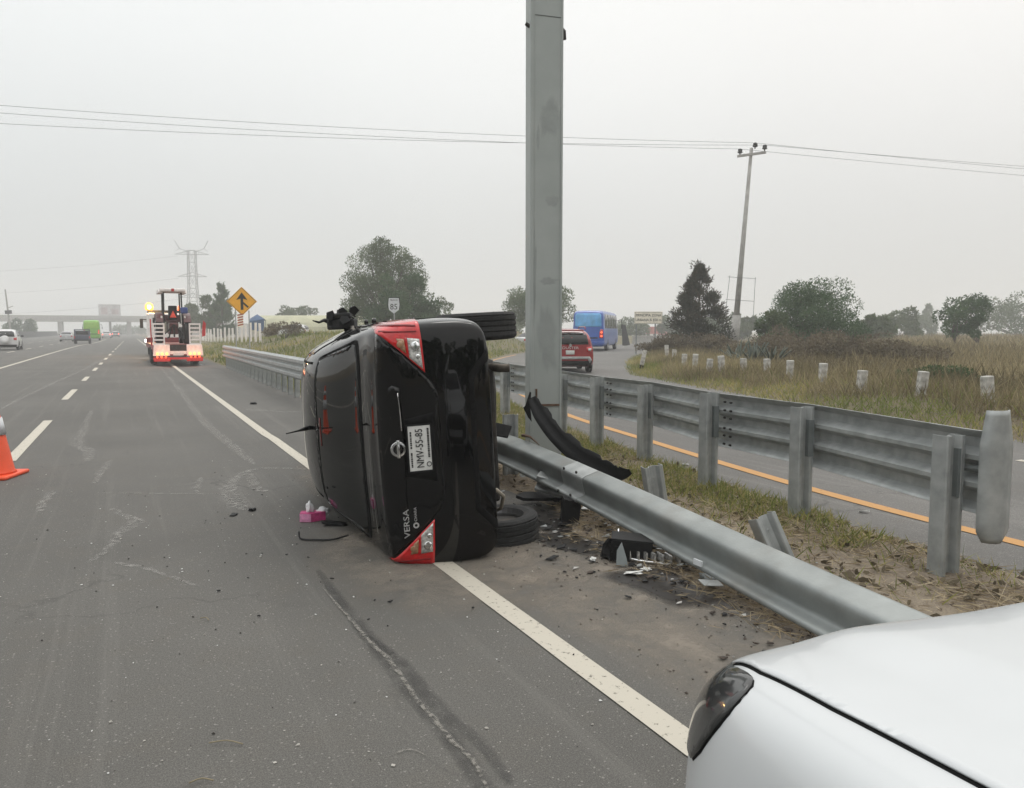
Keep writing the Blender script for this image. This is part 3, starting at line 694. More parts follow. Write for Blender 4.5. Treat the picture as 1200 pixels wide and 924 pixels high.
    # side glass and doors, both sides
    for s, nm in ((1, 'right'), (-1, 'left')):
        decal('side_window', bvh, nm, [(1.25, 1.02), (1.55, 1.36), (1.95, 1.40), (1.95, 1.02)], GLASS, t, off=.004, thick=.004, maxe=.08)
        decal('side_window', bvh, nm, [(2.02, 1.02), (2.02, 1.40), (2.6, 1.37), (3.05, 1.05), (3.05, 1.0)], GLASS, t, off=.004, thick=.004, maxe=.08)
        decal('door', bvh, nm, [(1.32, .36), (1.18, .60), (1.22, .96), (1.97, .96), (1.97, .30), (1.40, .30)], BLACKPAINT, t, off=.005, thick=.006, maxe=.1)
        dd = decal('door', bvh, nm, [(2.0, .30), (2.0, .96), (3.05, .93), (3.02, .40), (2.95, .30)], BLACKPAINT, t, off=.005, thick=.006, maxe=.1)
        for yh in (1.35, 2.15):
            MB().tube([(s*.845, yh, .86), (s*.872, yh+.03, .86), (s*.872, yh+.17, .86), (s*.845, yh+.2, .86)], .011, 6).build('door_handle', BLACKPAINT, t, True)
        decal('roof_moulding', bvh, 'top', [(s*.535, 1.35), (s*.552, 1.35), (s*.545, 2.9), (s*.528, 2.9)], SEAM, t, off=.003, thick=.003, maxe=.12)
        for yc in (.93, 3.52):
            decal('wheel_arch', bvh, nm, [(yc + .36*math.cos(a), .30 + .36*math.sin(a)) for a in np.linspace(-.2, math.pi+.2, 20)], SEAM, t, off=.003, thick=.003, maxe=.08)
        decal('headlight', bvh, 'front', [(s*.42, .66), (s*.62, .72), (s*.66, .60), (s*.46, .58)], CLEAR, t, off=.005, thick=.006)
    decal('windshield', bvh, 'top', [(-.62, 3.38), (.62, 3.38), (.54, 2.78), (-.54, 2.78)], GLASS, t, off=.004, thick=.004, maxe=.1)
    for s in (1, -1):
        for yc in (.93, 3.52):
            wl = make_wheel(t, (s*.765, yc - (.33 if s < 0 and yc < 2 else 0), .115 if yc < 2 else .22), .318, .215)
    # underside
    u = MB(); u.box((0, 2.25, .20), (1.30, 3.7, .05)).box((0, .45, .22), (.95, .5, .10)); u.box((0, 1.6, .17), (.30, 1.5, .06)); u.build('underbody', DARKMETAL, t, bevel=.02)
    ax = MB().tube([(-.72, .93, .165), (-.5, .99, .13), (0, 1.03, .12), (.5, .99, .13), (.72, .93, .165)], .045, 8)
    for s in (1, -1): ax.tube([(s*.55, 1.3, .22), (s*.62, .93, .16)], .035, 8)
    ax.build('rear_axle', DARKMETAL, t, True)
    for s in (1, -1):
        MB().tube([(s*(.50 + .03*math.cos(a)), .93 + .05*math.sin(a), .20 + .022*a) for a in np.linspace(0, 14, 40)], .008, 5).build('coil_spring', RUST, t, True)
        MB().tube([(s*.60, .82, .12), (s*.60, .80, .45)], [.025, .03], 8).build('shock_absorber', DARKMETAL, t, True)
    MB().lathe([(.05, -.24), (.10, -.22), (.11, 0), (.10, .22), (.05, .24)], 18, 'X', (.30, .42, .22)).build('muffler', DARKMETAL, t, True)
    MB().tube([(.44, .42, .23), (.48, .34, .20), (.48, .22, .17), (.475, .14, .13), (.475, .12, .08)], .030, 12, cap=False).tube([(.475, .14, .13), (.475, .121, .076)], .024, 12).build('exhaust_pipe', mat('exhaust_pipe', (.10, .085, .07), .55, .7, .3, 20), t, True)
    MB().tube([(-.35, .05, .24), (-.42, .12, .17), (-.55, .3, .15), (-.62, .5, .17)], .014, 6).build('hanging_pipe', mat('pale_bent_pipe', (.30, .27, .22), .6, .3), t, True)
    # folded right mirror with torn cover, roof aerial
    mr = MB().prism([(2.55, .95), (2.58, 1.08), (2.68, 1.16), (2.80, 1.20), (2.95, 1.16), (3.06, 1.03), (3.0, .95), (2.8, .90)], .80, .90, 'YZ')
    mr.prism([(2.60, .98), (2.64, 1.10), (2.76, 1.14), (2.90, 1.08), (2.92, .98), (2.78, .95)], .90, .96, 'YZ')
    mo = mr.build('side_mirror', BLACKPLASTIC, t, False, bevel=.02)
    for q in range(7):
        rq = random.Random(q); c_ = Vector((rq.uniform(.86, .98), rq.uniform(2.55, 2.7), rq.uniform(.92, 1.22)))
        MB().prism([(-.04, -.03), (.03, -.05), (.05, .01), (.01, .05), (-.03, .04)], -.008, .008, 'XZ').build('broken_shell', BLACKPLASTIC, mo).matrix_local = Matrix.Translation(c_) @ Matrix.Rotation(rq.uniform(0, 6), 4, 'Y') @ Matrix.Rotation(rq.uniform(-.7, .7), 4, 'X')
    MB().tube([(.78, 2.95, .98), (.85, 2.9, 1.0)], [.05, .035], 8).build('mirror_arm', BLACKPLASTIC, mo, True)
    MB().prism([(2.60, 1.05), (2.63, 1.13), (2.72, 1.15), (2.70, 1.06)], .915, .94, 'YZ').build('mirror_glass', GLASS, mo)
    MB().tube([(.88, 2.9, 1.16), (.90, 2.86, 1.22), (.88, 2.8, 1.27), (.90, 2.75, 1.33)], [.03, .018, .012, .006], 6).build('torn_trim', BLACKPLASTIC, mo, True); MB().tube([(.85, 2.7, 1.0), (.93, 2.62, .98), (.90, 2.55, .95)], .008, 5).build('torn_trim', BLACKPLASTIC, mo, True); MB().tube([(.83, 2.98, 1.0), (.95, 2.95, .96), (.92, 3.0, .90)], .008, 5).build('torn_trim', BLACKPLASTIC, mo, True)
    MB().prism([(2.5, .955), (2.56, .99), (2.62, .975), (2.7, .95)], .80, .83, 'YZ').build('torn_clip', CHROME, mo)
    ml = MB(); ml.prism([(2.70, .98), (2.74, 1.10), (2.95, 1.12), (3.0, 1.0)], -.99, -.87, 'YZ'); ml.build('side_mirror', BLACKPLASTIC, t, bevel=.02)
    an = MB().tube([(.02, 1.42, 1.445), (.02, 1.36, 1.48), (.02, 1.27, 1.53), (.02, 1.16, 1.62)], [.018, .016, .007, .004], 8); an.build('roof_aerial', BLACKPLASTIC, t, True)
    t.matrix_world = CAR_M
    return t, bvh
CAR_RWF = [(-.675, .50), (0, .43), (.675, .50), (.66, .75), (.60, 1.14), (.52, 1.20), (0, 1.17), (-.52, 1.20), (-.60, 1.14), (-.66, .75)]
CAR_RW = [(-.645, .53), (0, .46), (.645, .53), (.63, .75), (.575, 1.12), (.50, 1.165), (0, 1.135), (-.50, 1.165), (-.575, 1.12), (-.63, .75)]
CAR_LIDGAP = [(-.725, .985), (0, 1.005), (.725, .985), (.70, .93), (.63, .825), (.48, .685), (.38, .618), (.24, .606), (-.24, .606), (-.38, .618), (-.48, .685), (-.63, .825), (-.70, .93)]
CAR_LID = [(x*.985, .80 + (z-.80)*.97) for x, z in CAR_LIDGAP]
CAR_LAMP = [(.80, .97), (.835, .85), (.835, .70), (.698, .690), (.491, .682), (.633, .827), (.733, .935), (.76, .97)]
CAR_CLEAR = [(.722, .782), (.712, .704), (.515, .693), (.592, .775)]
CAR_AMBER = [(.722, .852), (.716, .803), (.622, .793), (.648, .826)]
CAR_LBAR = [(.727, .796), (.725, .786), (.596, .778), (.604, .787)]
CAR_PLATE = (-.003, .752); CAR_EMBLEM = (-.001, .891); CAR_BADGE = (-.51, .866); CAR_BADGE2 = (-.47, .806)
ca, cr = R_(11.3), R_(3.2)
Fv = Vector((math.sin(ca), math.cos(ca), 0)); Xv = Vector((0, 0, 1)); Zv = Vector((-math.cos(ca), math.sin(ca), 0))
CAR_M = Matrix((Xv, Fv, Zv)).transposed().to_4x4()
CAR_M = Matrix.Rotation(-cr, 4, Fv) @ CAR_M
CAR_M.translation = Vector((2.44, 4.62, .845))
WRECK, WRECK_BVH = build_wreck()

# ------------------------------------------------------------------ white car in the foreground corner
def build_white_car():
    t = thing('white_car', 'white car with smoked headlight, its bonnet reaching in beside the edge line', 'car', (1.22, -3.0, -.035), -R_(8))
    st = [(.10, .30, .84, .95, 1.10, .70), (.3, .26, .89, 1.0, 1.35, .66), (.7, .24, .905, 1.0, 1.62, .62), (1.4, .24, .91, 1.0, 1.68, .62), (2.1, .24, .91, 1.0, 1.64, .63), (2.6, .24, .91, .99, 1.42, .66),
          (3.1, .24, .91, .985, 1.085, .74), (3.4, .24, .905, .965, 1.045, .745), (3.7, .25, .895, .94, 1.012, .735), (3.95, .26, .865, .915, .978, .71), (4.12, .28, .81, .88, .945, .65), (4.24, .31, .735, .80, .895, .57), (4.34, .34, .63, .73, .80, .50)]
    CROWN[:] = [-.012, -.028]
    b, bvh = body_mesh('body', st, WHITEPAINT, t, rear_in=[(.9, .7, .9, -.06), (.5, .7, .5, -.1)], front_in=[(.85, .6, .85, .035), (.45, .6, .5, .06)], sub=3)
    CROWN[:] = [.0, .012]
    hood = [(-.725, 3.16), (-.73, 3.5), (-.72, 3.8), (-.70, 4.02), (-.66, 4.17), (-.56, 4.27), (-.3, 4.335), (0, 4.35), (.3, 4.335), (.56, 4.27), (.66, 4.17), (.70, 4.02), (.72, 3.8), (.73, 3.5), (.725, 3.16), (0, 3.10)]
    decal('bonnet_gap', bvh, 'top', [(x*1.007, y+.003*(1 if y > 3.6 else -1)) for x, y in hood], SEAM, t, off=.001, thick=.002, maxe=.06)
    hd = decal('bonnet', bvh, 'top', hood, WHITEPAINT, t, off=.006, thick=.004, maxe=.03)
    for v in hd.data.vertices: v.co.z += .016*sstep(.56, .36, abs(v.co.x) + .10*(v.co.y - 3.7))*sstep(4.36, 4.15, v.co.y)
    for s in (1, -1):
        dv = Vector((-s*.72, -.62, -.25)).normalized()
        hl = [(s*.64, 4.19, .868), (s*.68, 4.146, .894), (s*.708, 4.07, .918), (s*.728, 4.006, .934), (s*.765, 3.975, .928), (s*.80, 3.975, .895), (s*.815, 4.02, .83), (s*.802, 4.10, .740), (s*.73, 4.20, .725), (s*.64, 4.27, .745), (s*.60, 4.29, .79), (s*.605, 4.25, .84)]
        h = decal('headlight', bvh, 'front', hl, HEADLIGHT, t, off=.005, thick=.012, maxe=.03, curve=2, dirn=dv)
        decal('headlight_gap', bvh, 'front', [Vector(p) + Vector((s*.002, -.006, -.002)) for p in hl], SEAM, t, off=.001, thick=.002, maxe=.03, curve=2, dirn=dv)
        decal('fog_lamp_housing', bvh, 'front', [(s*.46, .40), (s*.64, .44), (s*.70, .60), (s*.64, .69), (s*.50, .67)], BLACKPLASTIC, t, off=.004, thick=.006)
        decal('wheel_arch', bvh, 'right' if s > 0 else 'left', [(3.62 + .42*math.cos(a), .36 + .42*math.sin(a)) for a in np.linspace(-.2, math.pi+.2, 20)], SEAM, t, off=.003, thick=.003)
        decal('wheel_arch', bvh, 'right' if s > 0 else 'left', [(.85 + .42*math.cos(a), .36 + .42*math.sin(a)) for a in np.linspace(-.2, math.pi+.2, 20)], SEAM, t, off=.003, thick=.003)
        decal('side_window', bvh, 'right' if s > 0 else 'left', [(.75, 1.08), (.9, 1.5), (2.0, 1.53), (2.75, 1.12), (2.75, 1.05)], GLASS, t)
        decal('door', bvh, 'right' if s > 0 else 'left', [(1.9, .40), (1.9, 1.0), (2.85, .98), (2.85, .50), (2.75, .40)], WHITEPAINT, t, off=.005, thick=.006, maxe=.1)
        for yc in (.85, 3.62): make_wheel(t, (s*.80, yc, .35), .35, .22)
        mm = MB(); mm.box((s*1.03, 2.72, 1.12), (.16, .10, .14)); mm.tube([(s*.88, 2.72, 1.05), (s*1.0, 2.72, 1.08)], .03); mm.build('side_mirror', WHITEPAINT, t, True, bevel=.03)
    decal('grille', bvh, 'front', [(-.52, .56), (-.56, .70), (-.4, .77), (.4, .77), (.56, .70), (.52, .56)], BLACKPLASTIC, t, off=.004, thick=.008)
    decal('lower_grille', bvh, 'front', [(-.5, .36), (-.52, .46), (.52, .46), (.5, .36)], BLACKPLASTIC, t, off=.004, thick=.008)
    decal('windshield', bvh, 'top', [(-.66, 3.02), (0, 3.06), (.66, 3.02), (.58, 2.35), (-.58, 2.35)], GLASS, t, maxe=.1)
    decal('rear_window', bvh, 'rear', [(-.6, 1.12), (.6, 1.12), (.55, 1.45), (-.55, 1.45)], GLASS, t, maxe=.1)
    return bvh
WHITE_BVH = build_white_car()

# ------------------------------------------------------------------ guard rails
def thrie(scale=1.0):
    p = [(.0, -.255), (.012, -.24)]
    for c in (-.17, 0, .17): p += [(.012 if c == -.17 else .004, c-.072), (.075, c-.032), (.075, c+.032), (.012 if c == .17 else .004, c+.072)]
    p += [(.012, .24), (.0, .255)]
    return [(a*scale, b*scale) for a, b in p]
def wbeam(k=1.0, h=1.0):
    return [(a*k, b*h) for a, b in ((.0, -.16), (.018, -.145), (.085, -.112), (.085, -.07), (.006, -.022), (.006, .022), (.085, .07), (.085, .112), (.018, .145), (.0, .16))]
POSTPROF = [(-.055, -.075), (-.055, -.082), (.055, -.082), (.062, -.075), (.062, -.048), (.035, -.030), (.030, 0), (.035, .030), (.062, .048), (.062, .075), (.055, .082), (-.055, .082), (-.055, .075)]
def post(parent, p, h, rz=0.0, M=None, name='post', m=GALV, drop=.1):
    """sigma-section steel post; its grooved web looks along local +X"""
    mb = MB(); pf = [(.05, -.076), (-.048, -.076), (-.055, -.071), (-.055, -.050), (-.05, -.044), (-.012, -.030), (-.004, 0), (-.012, .030), (-.05, .044), (-.055, .050), (-.055, .071), (-.048, .076), (.05, .076)]
    vs = [(a, b, z) for z in (-drop, h) for a, b in pf]; n = len(pf)
    mb.add(vs, [(i, i+1, n+i+1, n+i) for i in range(n-1)])
    o = mb.build(name, m, parent, False, solid=.006)
    for zz in (h-.10, h-.44): MB().lathe([(.004, -.044), (.011, -.042), (.011, -.024)], 6, 'X', (.032, 0, zz)).build('bolt', GALV, o)
    if M is not None: o.matrix_local = M
    else: o.location = p; o.rotation_euler = (0, 0, rz)
    return o
# ramp side rail, seen from behind
t = thing('guardrail', 'steel guard rail with three corrugations and upright posts, along the exit ramp', 'guardrail', (0, 0, 0))
posts_px = [(1116, 4.70), (942, 6.22), (832, 7.36), (757, 8.95), (700, 10.0), (658, 11.3), (622, 12.6), (592, 13.95)]
pts = [at(a, d) for a, d in posts_px]
dirv = (pts[-1] - pts[0]).normalized()
for k in range(1, 8): pts.append(pts[7] + Vector((dirv.x*1.42*k + .035*k*k, dirv.y*1.42*k, 0)))
rail_off = Vector((dirv.y, -dirv.x, 0))*.10
face = math.atan2(-dirv.x, dirv.y)
rail_path = [pts[0] - dirv*.24 + rail_off] + [p + rail_off for p in pts] + [pts[-1] + dirv*.5 + rail_off]
rail_path = [p + Vector((0, 0, .715)) for p in rail_path]
MB().sweep([(a, b) for a, b in thrie()], rail_path).build('rail', GALV, t, False, solid=.004)
for i, p in enumerate(pts):
    post(t, p, .955 + .012*((i*37) % 5 - 2), math.atan2(dirv.y, dirv.x) + .06*((i*13) % 3 - 1) + .16)
    if i in (2, 4, 7, 11):
        for zz in (-.20, -.12, -.05, .05, .12, .20):
            for dx in (-.05, .05):
                q = p + rail_off*.80 + dirv*(-.20+dx) + Vector((0, 0, .70+zz)); MB().lathe([(.004, -.010), (.011, -.008), (.011, .012)], 6, 'Y', q).build('splice_bolt', DARKMETAL, t)
    MB().box(p + rail_off*.55 + Vector((0, 0, .70)), (.05, .10, .30), face).build('spacer_block', GALV_DULL, t)
te = MB(); cu = []
for i in range(25):
    f = i/24; z = .30 + .80*f; wd_ = .118*(1 - .30*max(0, (f-.74)/.26))*(.62 + .38*min(1, f/.09)); cu.append((z, wd_))
base = at(1179, 4.50); axx = RT*.97 + FH*.20
vs = []
for z, w_ in cu:
    for s in (-1, -.5, 0, .5, 1):
        q = base + axx*(w_*s) + FH*(.05*s*s - .0) + Vector((0, 0, z)); vs.append(q)
te.add(vs, [(i*5+j, i*5+j+1, (i+1)*5+j+1, (i+1)*5+j) for i in range(24) for j in range(4)])
te.build('end_terminal', GALV, t, True, solid=.006)
MB().tube([at(1135, 4.75, .72), at(1168, 4.56, .74)], .02).build('terminal_bracket', GALV_DULL, t)
# shoulder rail still standing, further on
t = thing('guardrail', 'steel guard rail still standing on the shoulder between the overturned car and the yellow sign', 'guardrail')
lp = [Vector((3.55 + .012*max(0, y-16), y, 0)) for y in np.linspace(10.6, 34.5, 28)]
MB().sweep([(-a-.0, b) for a, b in thrie()], [p + Vector((-.10, 0, .72)) for p in [Vector((3.5, 10.0, 0))] + lp + [Vector((3.85, 35.0, 0))]]).build('rail', GALV, t, False, solid=.004)
for p in lp: post(t, p, .86, math.pi)
# knocked-down rail in front
t = thing('damaged_guardrail', 'torn guard rail fallen off its posts, slanting from black car to white bonnet', 'guardrail')
path = smooth_poly([(3.42, 8.4, .33), (3.41, 7.6, .345), (3.40, 6.8, .335), (3.35, 5.6, .285), (3.26, 4.1, .210), (3.10, 2.7, .17), (2.93, 1.2, .145), (2.75, -.6, .13)], 5, False)
CRUSH = [(.0, .180), (.012, .172), (.098, .072), (.102, .060), (.096, .048), (.020, -.030), (.016, -.040), (.022, -.05), (.074, -.112), (.070, -.122), (.055, -.126)]
CRUSH = [(p.x, p.y) for p in smooth_poly([(a, b, 0) for a, b in ((.0, .180), (.030, .150), (.075, .105), (.102, .066), (.088, .030), (.045, -.012), (.020, -.040), (.034, -.070), (.070, -.104), (.066, -.124), (.052, -.128))], 3, False)]
prof = CRUSH
o = MB().sweep(prof, path, tilt=[.50]*len(path)).build('rail', mat('crash_rail_steel', (.20, .215, .21), .5, .3, .2, 4, .12, 70, col2=(.28, .297, .29), dirt=.3), t, True, solid=.005)
for yy in (5.55, 5.35):
    for xx, zz in ((3.27, .41), (3.215, .225)): MB().lathe([(.003, -.008), (.012, -.006), (.012, .004)], 8, 'X', (xx, yy, zz)).build('splice_bolt', DARKMETAL, t)
MB().sweep([(a+.0035, b) for a, b in CRUSH], [Vector((3.352, 5.62, .287)), Vector((3.33, 5.25, .267))], tilt=.50).build('splice_plate', GALV, t, solid=.005)
MB().box((3.09, 3.62, .15), (.012, .075, .035)).build('reflector', CONEWHITE, t)
MB().tube([(3.5, 6.75, .53), (3.45, 6.5, .55), (3.44, 6.3, .50)], [.02, .012, .004], 5).build('torn_edge', RUST, t)
# bent and broken posts of that rail: each stands or lies by itself
def lone_post(label, px, d, h, ax, ang, rz, z0=0.0):
    p = at(px, d, z0); o = post(None, p, h, 0, drop=.12); o.name = 'guardrail_post'
    o.matrix_world = Matrix.Translation(p) @ Matrix.Rotation(ang, 4, Vector(ax)) @ Matrix.Rotation(rz, 4, 'Z')
    return tag(o, label, 'post')
lone_post('short steel stub post behind the fallen rail, just right of the black car', 598, 8.0, .70, (1, 0, 0), 0.0, 1.2)
lone_post('broken steel post leaning left behind the middle of the fallen rail, beside torn black strip', 776, 6.25, .47, FH, -.16, 1.25, .0)
lone_post('bent steel post sticking up at a slant behind the fallen rail, near the dry dirt', 928, 4.95, .40, RT*.4 + FH*.8, -.42, 1.35, -.02)
lone_post('steel post folded flat on the dirt under the torn black strip', 700, 6.7, .55, RT*.3 + FH, -1.35, .6, .1)

# ------------------------------------------------------------------ steel column
t = thing('steel_column', 'tall grey rectangular steel column behind the fallen rail', 'column', at(636.5, 8.15), 0)
rz = -YAW - R_(2.3) + R_(9.0); t.rotation_euler = (0, 0, rz)
MB().box((0, 0, 5.2), (.335, .36, 10.4)).build('shaft', POLEGREY, t, bevel=.008)
MB().box((-.1495, -.184, 5.2), (.034, .012, 10.38)).build('edge_strip', POLEGREY, t, bevel=.003)
MB().box((.1545, -.184, 5.2), (.022, .012, 10.38)).build('edge_strip', POLEGREY, t, bevel=.003)
sm = MB()
for z in (4.71,): sm.prism([(-.12, z+.012), (.14, z-.006), (.14, z-.012), (-.12, z+.006)], -.184, -.178)
sm.build('panel_seam', mat('seam_grey', (.10, .11, .105), .8), t)
MB().box((.03, -.185, .80), (.27, .008, .022)).build('rusty_weld', RUST, t)
MB().box((-.1, -.187, .82), (.02, .006, .30)).build('rust_streak', RUST, t)
MB().box((0, 0, .03), (.55, .55, .06)).build('base_plate', GALV_DULL, t, bevel=.01)
sb = MB().tube([(-.165, -.1, 4.63), (-.205, -.1, 4.66)], .018, 6); sb.build('bracket_stub', DARKMETAL, t)
sb = MB().tube([(.165, -.1, 4.62), (.185, -.1, 4.60), (.19, -.1, 4.52)], .022, 6); sb.build('bracket_stub', DARKMETAL, t)
st_ = fade_mat('grey_wash_stain', (.20, .215, .21), .16, 3, lo=.3, hi=.55)
for cx, cz, rx, rzz in ((.02, 3.72, .12, .22), (.06, 2.9, .08, .06), (-.09, 3.52, .02, .14), (-.12, 2.2, .02, .5), (.03, 2.08, .1, .04), (0, 1.5, .12, .35)):
    b_ = blot('stain', st_, (cx, cz), rx, rzz, 0, t, rag=.5, seed=cz); b_.data.transform(Matrix.Rotation(math.pi/2, 4, 'X')); b_.data.transform(Matrix.Translation((0, -.1816, 0)))
# ------------------------------------------------------------------ debris round the crash
def chunk(name, label, cat, m, p, dims, rz=0, tilt=(0, 0), group=None, seed=0, amp=.25):
    """irregular broken lump, every corner displaced"""
    rs = random.Random(seed); bm = bmesh.new(); bmesh.ops.create_cube(bm, size=1)
    bmesh.ops.subdivide_edges(bm, edges=bm.edges[:], cuts=2, use_grid_fill=True)
    for v in bm.verts:
        v.co = Vector((v.co.x*dims[0]*(1+rs.uniform(-amp, amp)), v.co.y*dims[1]*(1+rs.uniform(-amp, amp)), v.co.z*dims[2]*(1+rs.uniform(-amp, amp))))
    me = bpy.data.meshes.new(name); bm.to_mesh(me); bm.free(); o = link(name, me, m)
    o.location = Vector(p) + Vector((0, 0, dims[2]*.5)); o.rotation_euler = (tilt[0], tilt[1], rz)
    return tag(o, label, cat, group)
# black torn strip leaning on the column
mb = MB()
cl = [(624, 466, 7.55, .04), (633, 484, 7.45, .075), (650, 507, 7.3, .085), (672, 528, 7.1, .09), (698, 545, 6.9, .085), (722, 555, 6.75, .075), (739, 553, 6.6, .02)]
cl = [((a if i == 0 else a), b, c, d) for i, (a, b, c, d) in enumerate(cl)]
def pixz(px, py, d):                          # site point on the sight line at forward distance d
    v = FW*FPX + RT*(px-600) + UP*(462-py); k = d/(v.dot(FH)); return CAM + v*k
ctr = smooth_poly([pixz(a, b, c) for a, b, c, d in cl], 6, False); hw = [np.interp(i/6, range(len(cl)), [q[3] for q in cl]) for i in range(len(ctr))]
vs = []
rs_ = random.Random(4)
for i, p in enumerate(ctr):
    tt = (ctr[min(i+1, len(ctr)-1)] - ctr[max(0, i-1)]).normalized(); n_ = (tt.cross(FH)).normalized()
    if n_.z < 0: n_ = -n_
    for s in (-1, -.4, .4, 1):
        vs.append(p + n_*hw[i]*s*(1 + (rs_.uniform(-.25, .2) if s == 1 else 0)) + FH*(.03*(1-s*s)))
mb.add(vs, [(i*4+j, i*4+j+1, (i+1)*4+j+1, (i+1)*4+j) for i in range(len(ctr)-1) for j in range(3)])
o = mb.build('torn_bumper_strip', BLACKPLASTIC, None, True, solid=.008)
tag(o, 'long curved black strip of torn bumper, its tip propped against the grey column', 'car debris')
MB().prism([(-.05, 0), (-.03, .02), (.015, .16), (.03, .15), (.02, .02), (.035, -.14), (.0, -.1)], -.006, .006, 'XZ').build('torn_tip', BLACKPLASTIC, o).matrix_world = Matrix.Translation(pixz(619, 478, 7.56)) @ Matrix.Rotation(-YAW, 4, 'Z')
def plate_piece(name, label, cat, m, p, outline, thick, rz=0, rx=0, ry=0, group=None, bevel=.004):
    o = MB().prism(outline, 0, thick, 'XY').build(name, m, None, False, bevel=bevel)
    o.location = p; o.rotation_euler = (rx, ry, rz); return tag(o, label, cat, group)
plate_piece('torn_floor_panel', 'flat black broken panel on the dirt behind the fallen rail, near the rear wheel', 'car debris', BLACKPLASTIC, gnd(637, 583, .06), [(-.26, -.05), (-.20, -.12), (.05, -.11), (.24, -.06), (.25, .02), (.02, .08), (-.18, .06)], .03, -YAW + .1, .12, .05)
o = MB().box((0, 0, .075), (.28, .17, .15)).box((0, 0, .155), (.285, .175, .012)).build('battery_case', BLACKPLASTIC, None, bevel=.006)
o.location = gnd(739, 655); o.rotation_euler = (.05, .06, -YAW - .15); tag(o, 'black box-shaped car part on the oily ground beneath the fallen rail', 'car debris')
MB().box((-.09, -.088, .06), (.05, .012, .10)).build('case_clip', BLACKPLASTIC, o)
chunk('broken_bracket', 'jagged black fragment leaning on the left side of the black box-shaped part', 'car debris', BLACKPLASTIC, gnd(716, 655), (.10, .08, .11), .4, (.3, .2), seed=2, amp=.4)
plate_piece('broken_shard', 'grey broken shard standing against the front of the black box-shaped part', 'car debris', GALV_DULL, gnd(727, 664, .01), [(-.03, 0), (.05, 0), (.04, .05), (.0, .16), (-.03, .10)], .01, -YAW, 1.2, .1)
g = MB(); pts_ = [Vector((-.36, .10, .10)), Vector((-.34, .04, .04)), Vector((-.2, .0, .02)), Vector((0, -.03, .015)), Vector((.2, -.04, .015)), Vector((.36, -.03, .02))]
g.tube(smooth_poly(pts_, 5, False), .012, 6); g.tube(smooth_poly([p + Vector((.03, .10, .07)) for p in pts_[:4]], 5, False), .010, 6)
o = g.build('grille_trim', CHROME, None, True); o.location = gnd(778, 662); o.rotation_euler = (0, 0, -YAW - .25)
tag(o, 'chrome edged grille trim with broken slats lying under the fallen rail', 'car debris')
for k in range(9):
    MB().box((-.30 + .055*k, .05 - .012*k, .055), (.012, .10, .05), .5).build('slat', CLEAR, o)
plate_piece('bumper_core', 'silver grey bent strip lying under the fallen rail behind the chrome trim', 'car debris', GALV, gnd(722, 600, .05), [(-.3, -.03), (.3, -.05), (.32, .02), (.1, .05), (-.28, .05)], .02, -YAW - .35, .35, 0)
chunk('metal_block', 'small blue grey metal block at the edge of the dirt below the fallen rail', 'car debris', GALV_DULL, gnd(833, 684), (.12, .09, .05), -.3, (.1, .05), seed=5, amp=.12)
plate_piece('block_lid', 'thin pale plate lying on top of the small metal block', 'car debris', GALV, gnd(833, 684, .058), [(-.07, -.045), (.06, -.05), (.07, .04), (-.06, .05)], .008, -.2, .08, .1)
chunk('dark_box', 'dark square box standing under the middle of the fallen rail', 'car debris', BLACKPLASTIC, gnd(668, 612), (.14, .12, .20), -.4, (.05, .1), seed=6, amp=.08)
plate_piece('dark_lamp_shell', 'black broken lamp shell caught between the car underside and the stub post', 'car debris', BLACKPLASTIC, pixz(584, 505, 7.6), [(-.12, -.05), (.10, -.07), (.13, .05), (-.1, .08)], .05, -YAW, 1.2, .1)
SCRAPS = [((742, 672), .09, 'pale broken plastic scrap just in front of the black box-shaped part'), ((757, 668), .06, 'pale broken plastic scrap right of the black box-shaped part'), ((708, 626), .06, 'small white scrap on the oily ground behind the black box-shaped part'),
          ((695, 656), .05, 'thin white scrap lying on the oil stain'), ((618, 548), .09, 'white crumpled scrap behind the flat black panel'), ((803, 545), .07, 'white paper scrap on the grass between the guard rail posts'), ((1013, 600), .06, 'pale scrap on the grass beside the second tall post'), ((790, 585), .08, 'crushed white scrap right of the leaning broken post')]
for k, ((a, b), s_, lb) in enumerate(SCRAPS):
    rs = random.Random(k); o = chunk('scrap', lb, 'scrap', PLATEWHITE, gnd(a, b, .012), (s_, s_*.6, .012), rs.uniform(0, 3), (.15, .1), seed=k+20, amp=.5)
chunk('rubber_fragment', 'flat black fragment on the highway, left one of the pair', 'car debris', BLACKPLASTIC, gnd(274, 604), (.085, .045, .012), 1.2, seed=31, amp=.35)
chunk('rubber_fragment', 'black lump on the highway, right one of the pair', 'car debris', BLACKPLASTIC, gnd(296, 599), (.05, .045, .025), .5, seed=32, amp=.35)
chunk('rubber_fragment', 'small black lump on the shoulder near the standing guard rail', 'car debris', BLACKPLASTIC, gnd(297, 474), (.10, .08, .04), .5, seed=33, amp=.35)
o = MB().tube(smooth_poly([(-.19, .07, .05), (-.17, .02, .02), (-.12, -.01, .012), (0, -.015, .012), (.08, -.02, .015), (.13, .01, .02), (.19, .05, .03)], 4, False), [.007]*25, 6).build('bent_trim', BLACKPLASTIC, None, True)
o.location = gnd(377, 634); o.rotation_euler = (0, 0, -YAW); tag(o, 'thin bent black trim lying on the asphalt in front of the pink tissue box', 'car debris')
chunk('window_trim', 'dark crumpled trim lying beside the pink box, under the car roof', 'car debris', BLACKPLASTIC, gnd(392, 616), (.17, .07, .03), -.3, (0, .1), seed=35, amp=.4)
t = thing('tissue_box', 'crushed pink tissue box with white tissue sticking out, beside the car roof', 'tissue box', gnd(366, 610), -YAW + .25)
PINK = mat('pink_card', (.50, .05, .19), .6, 0, .35, 14)
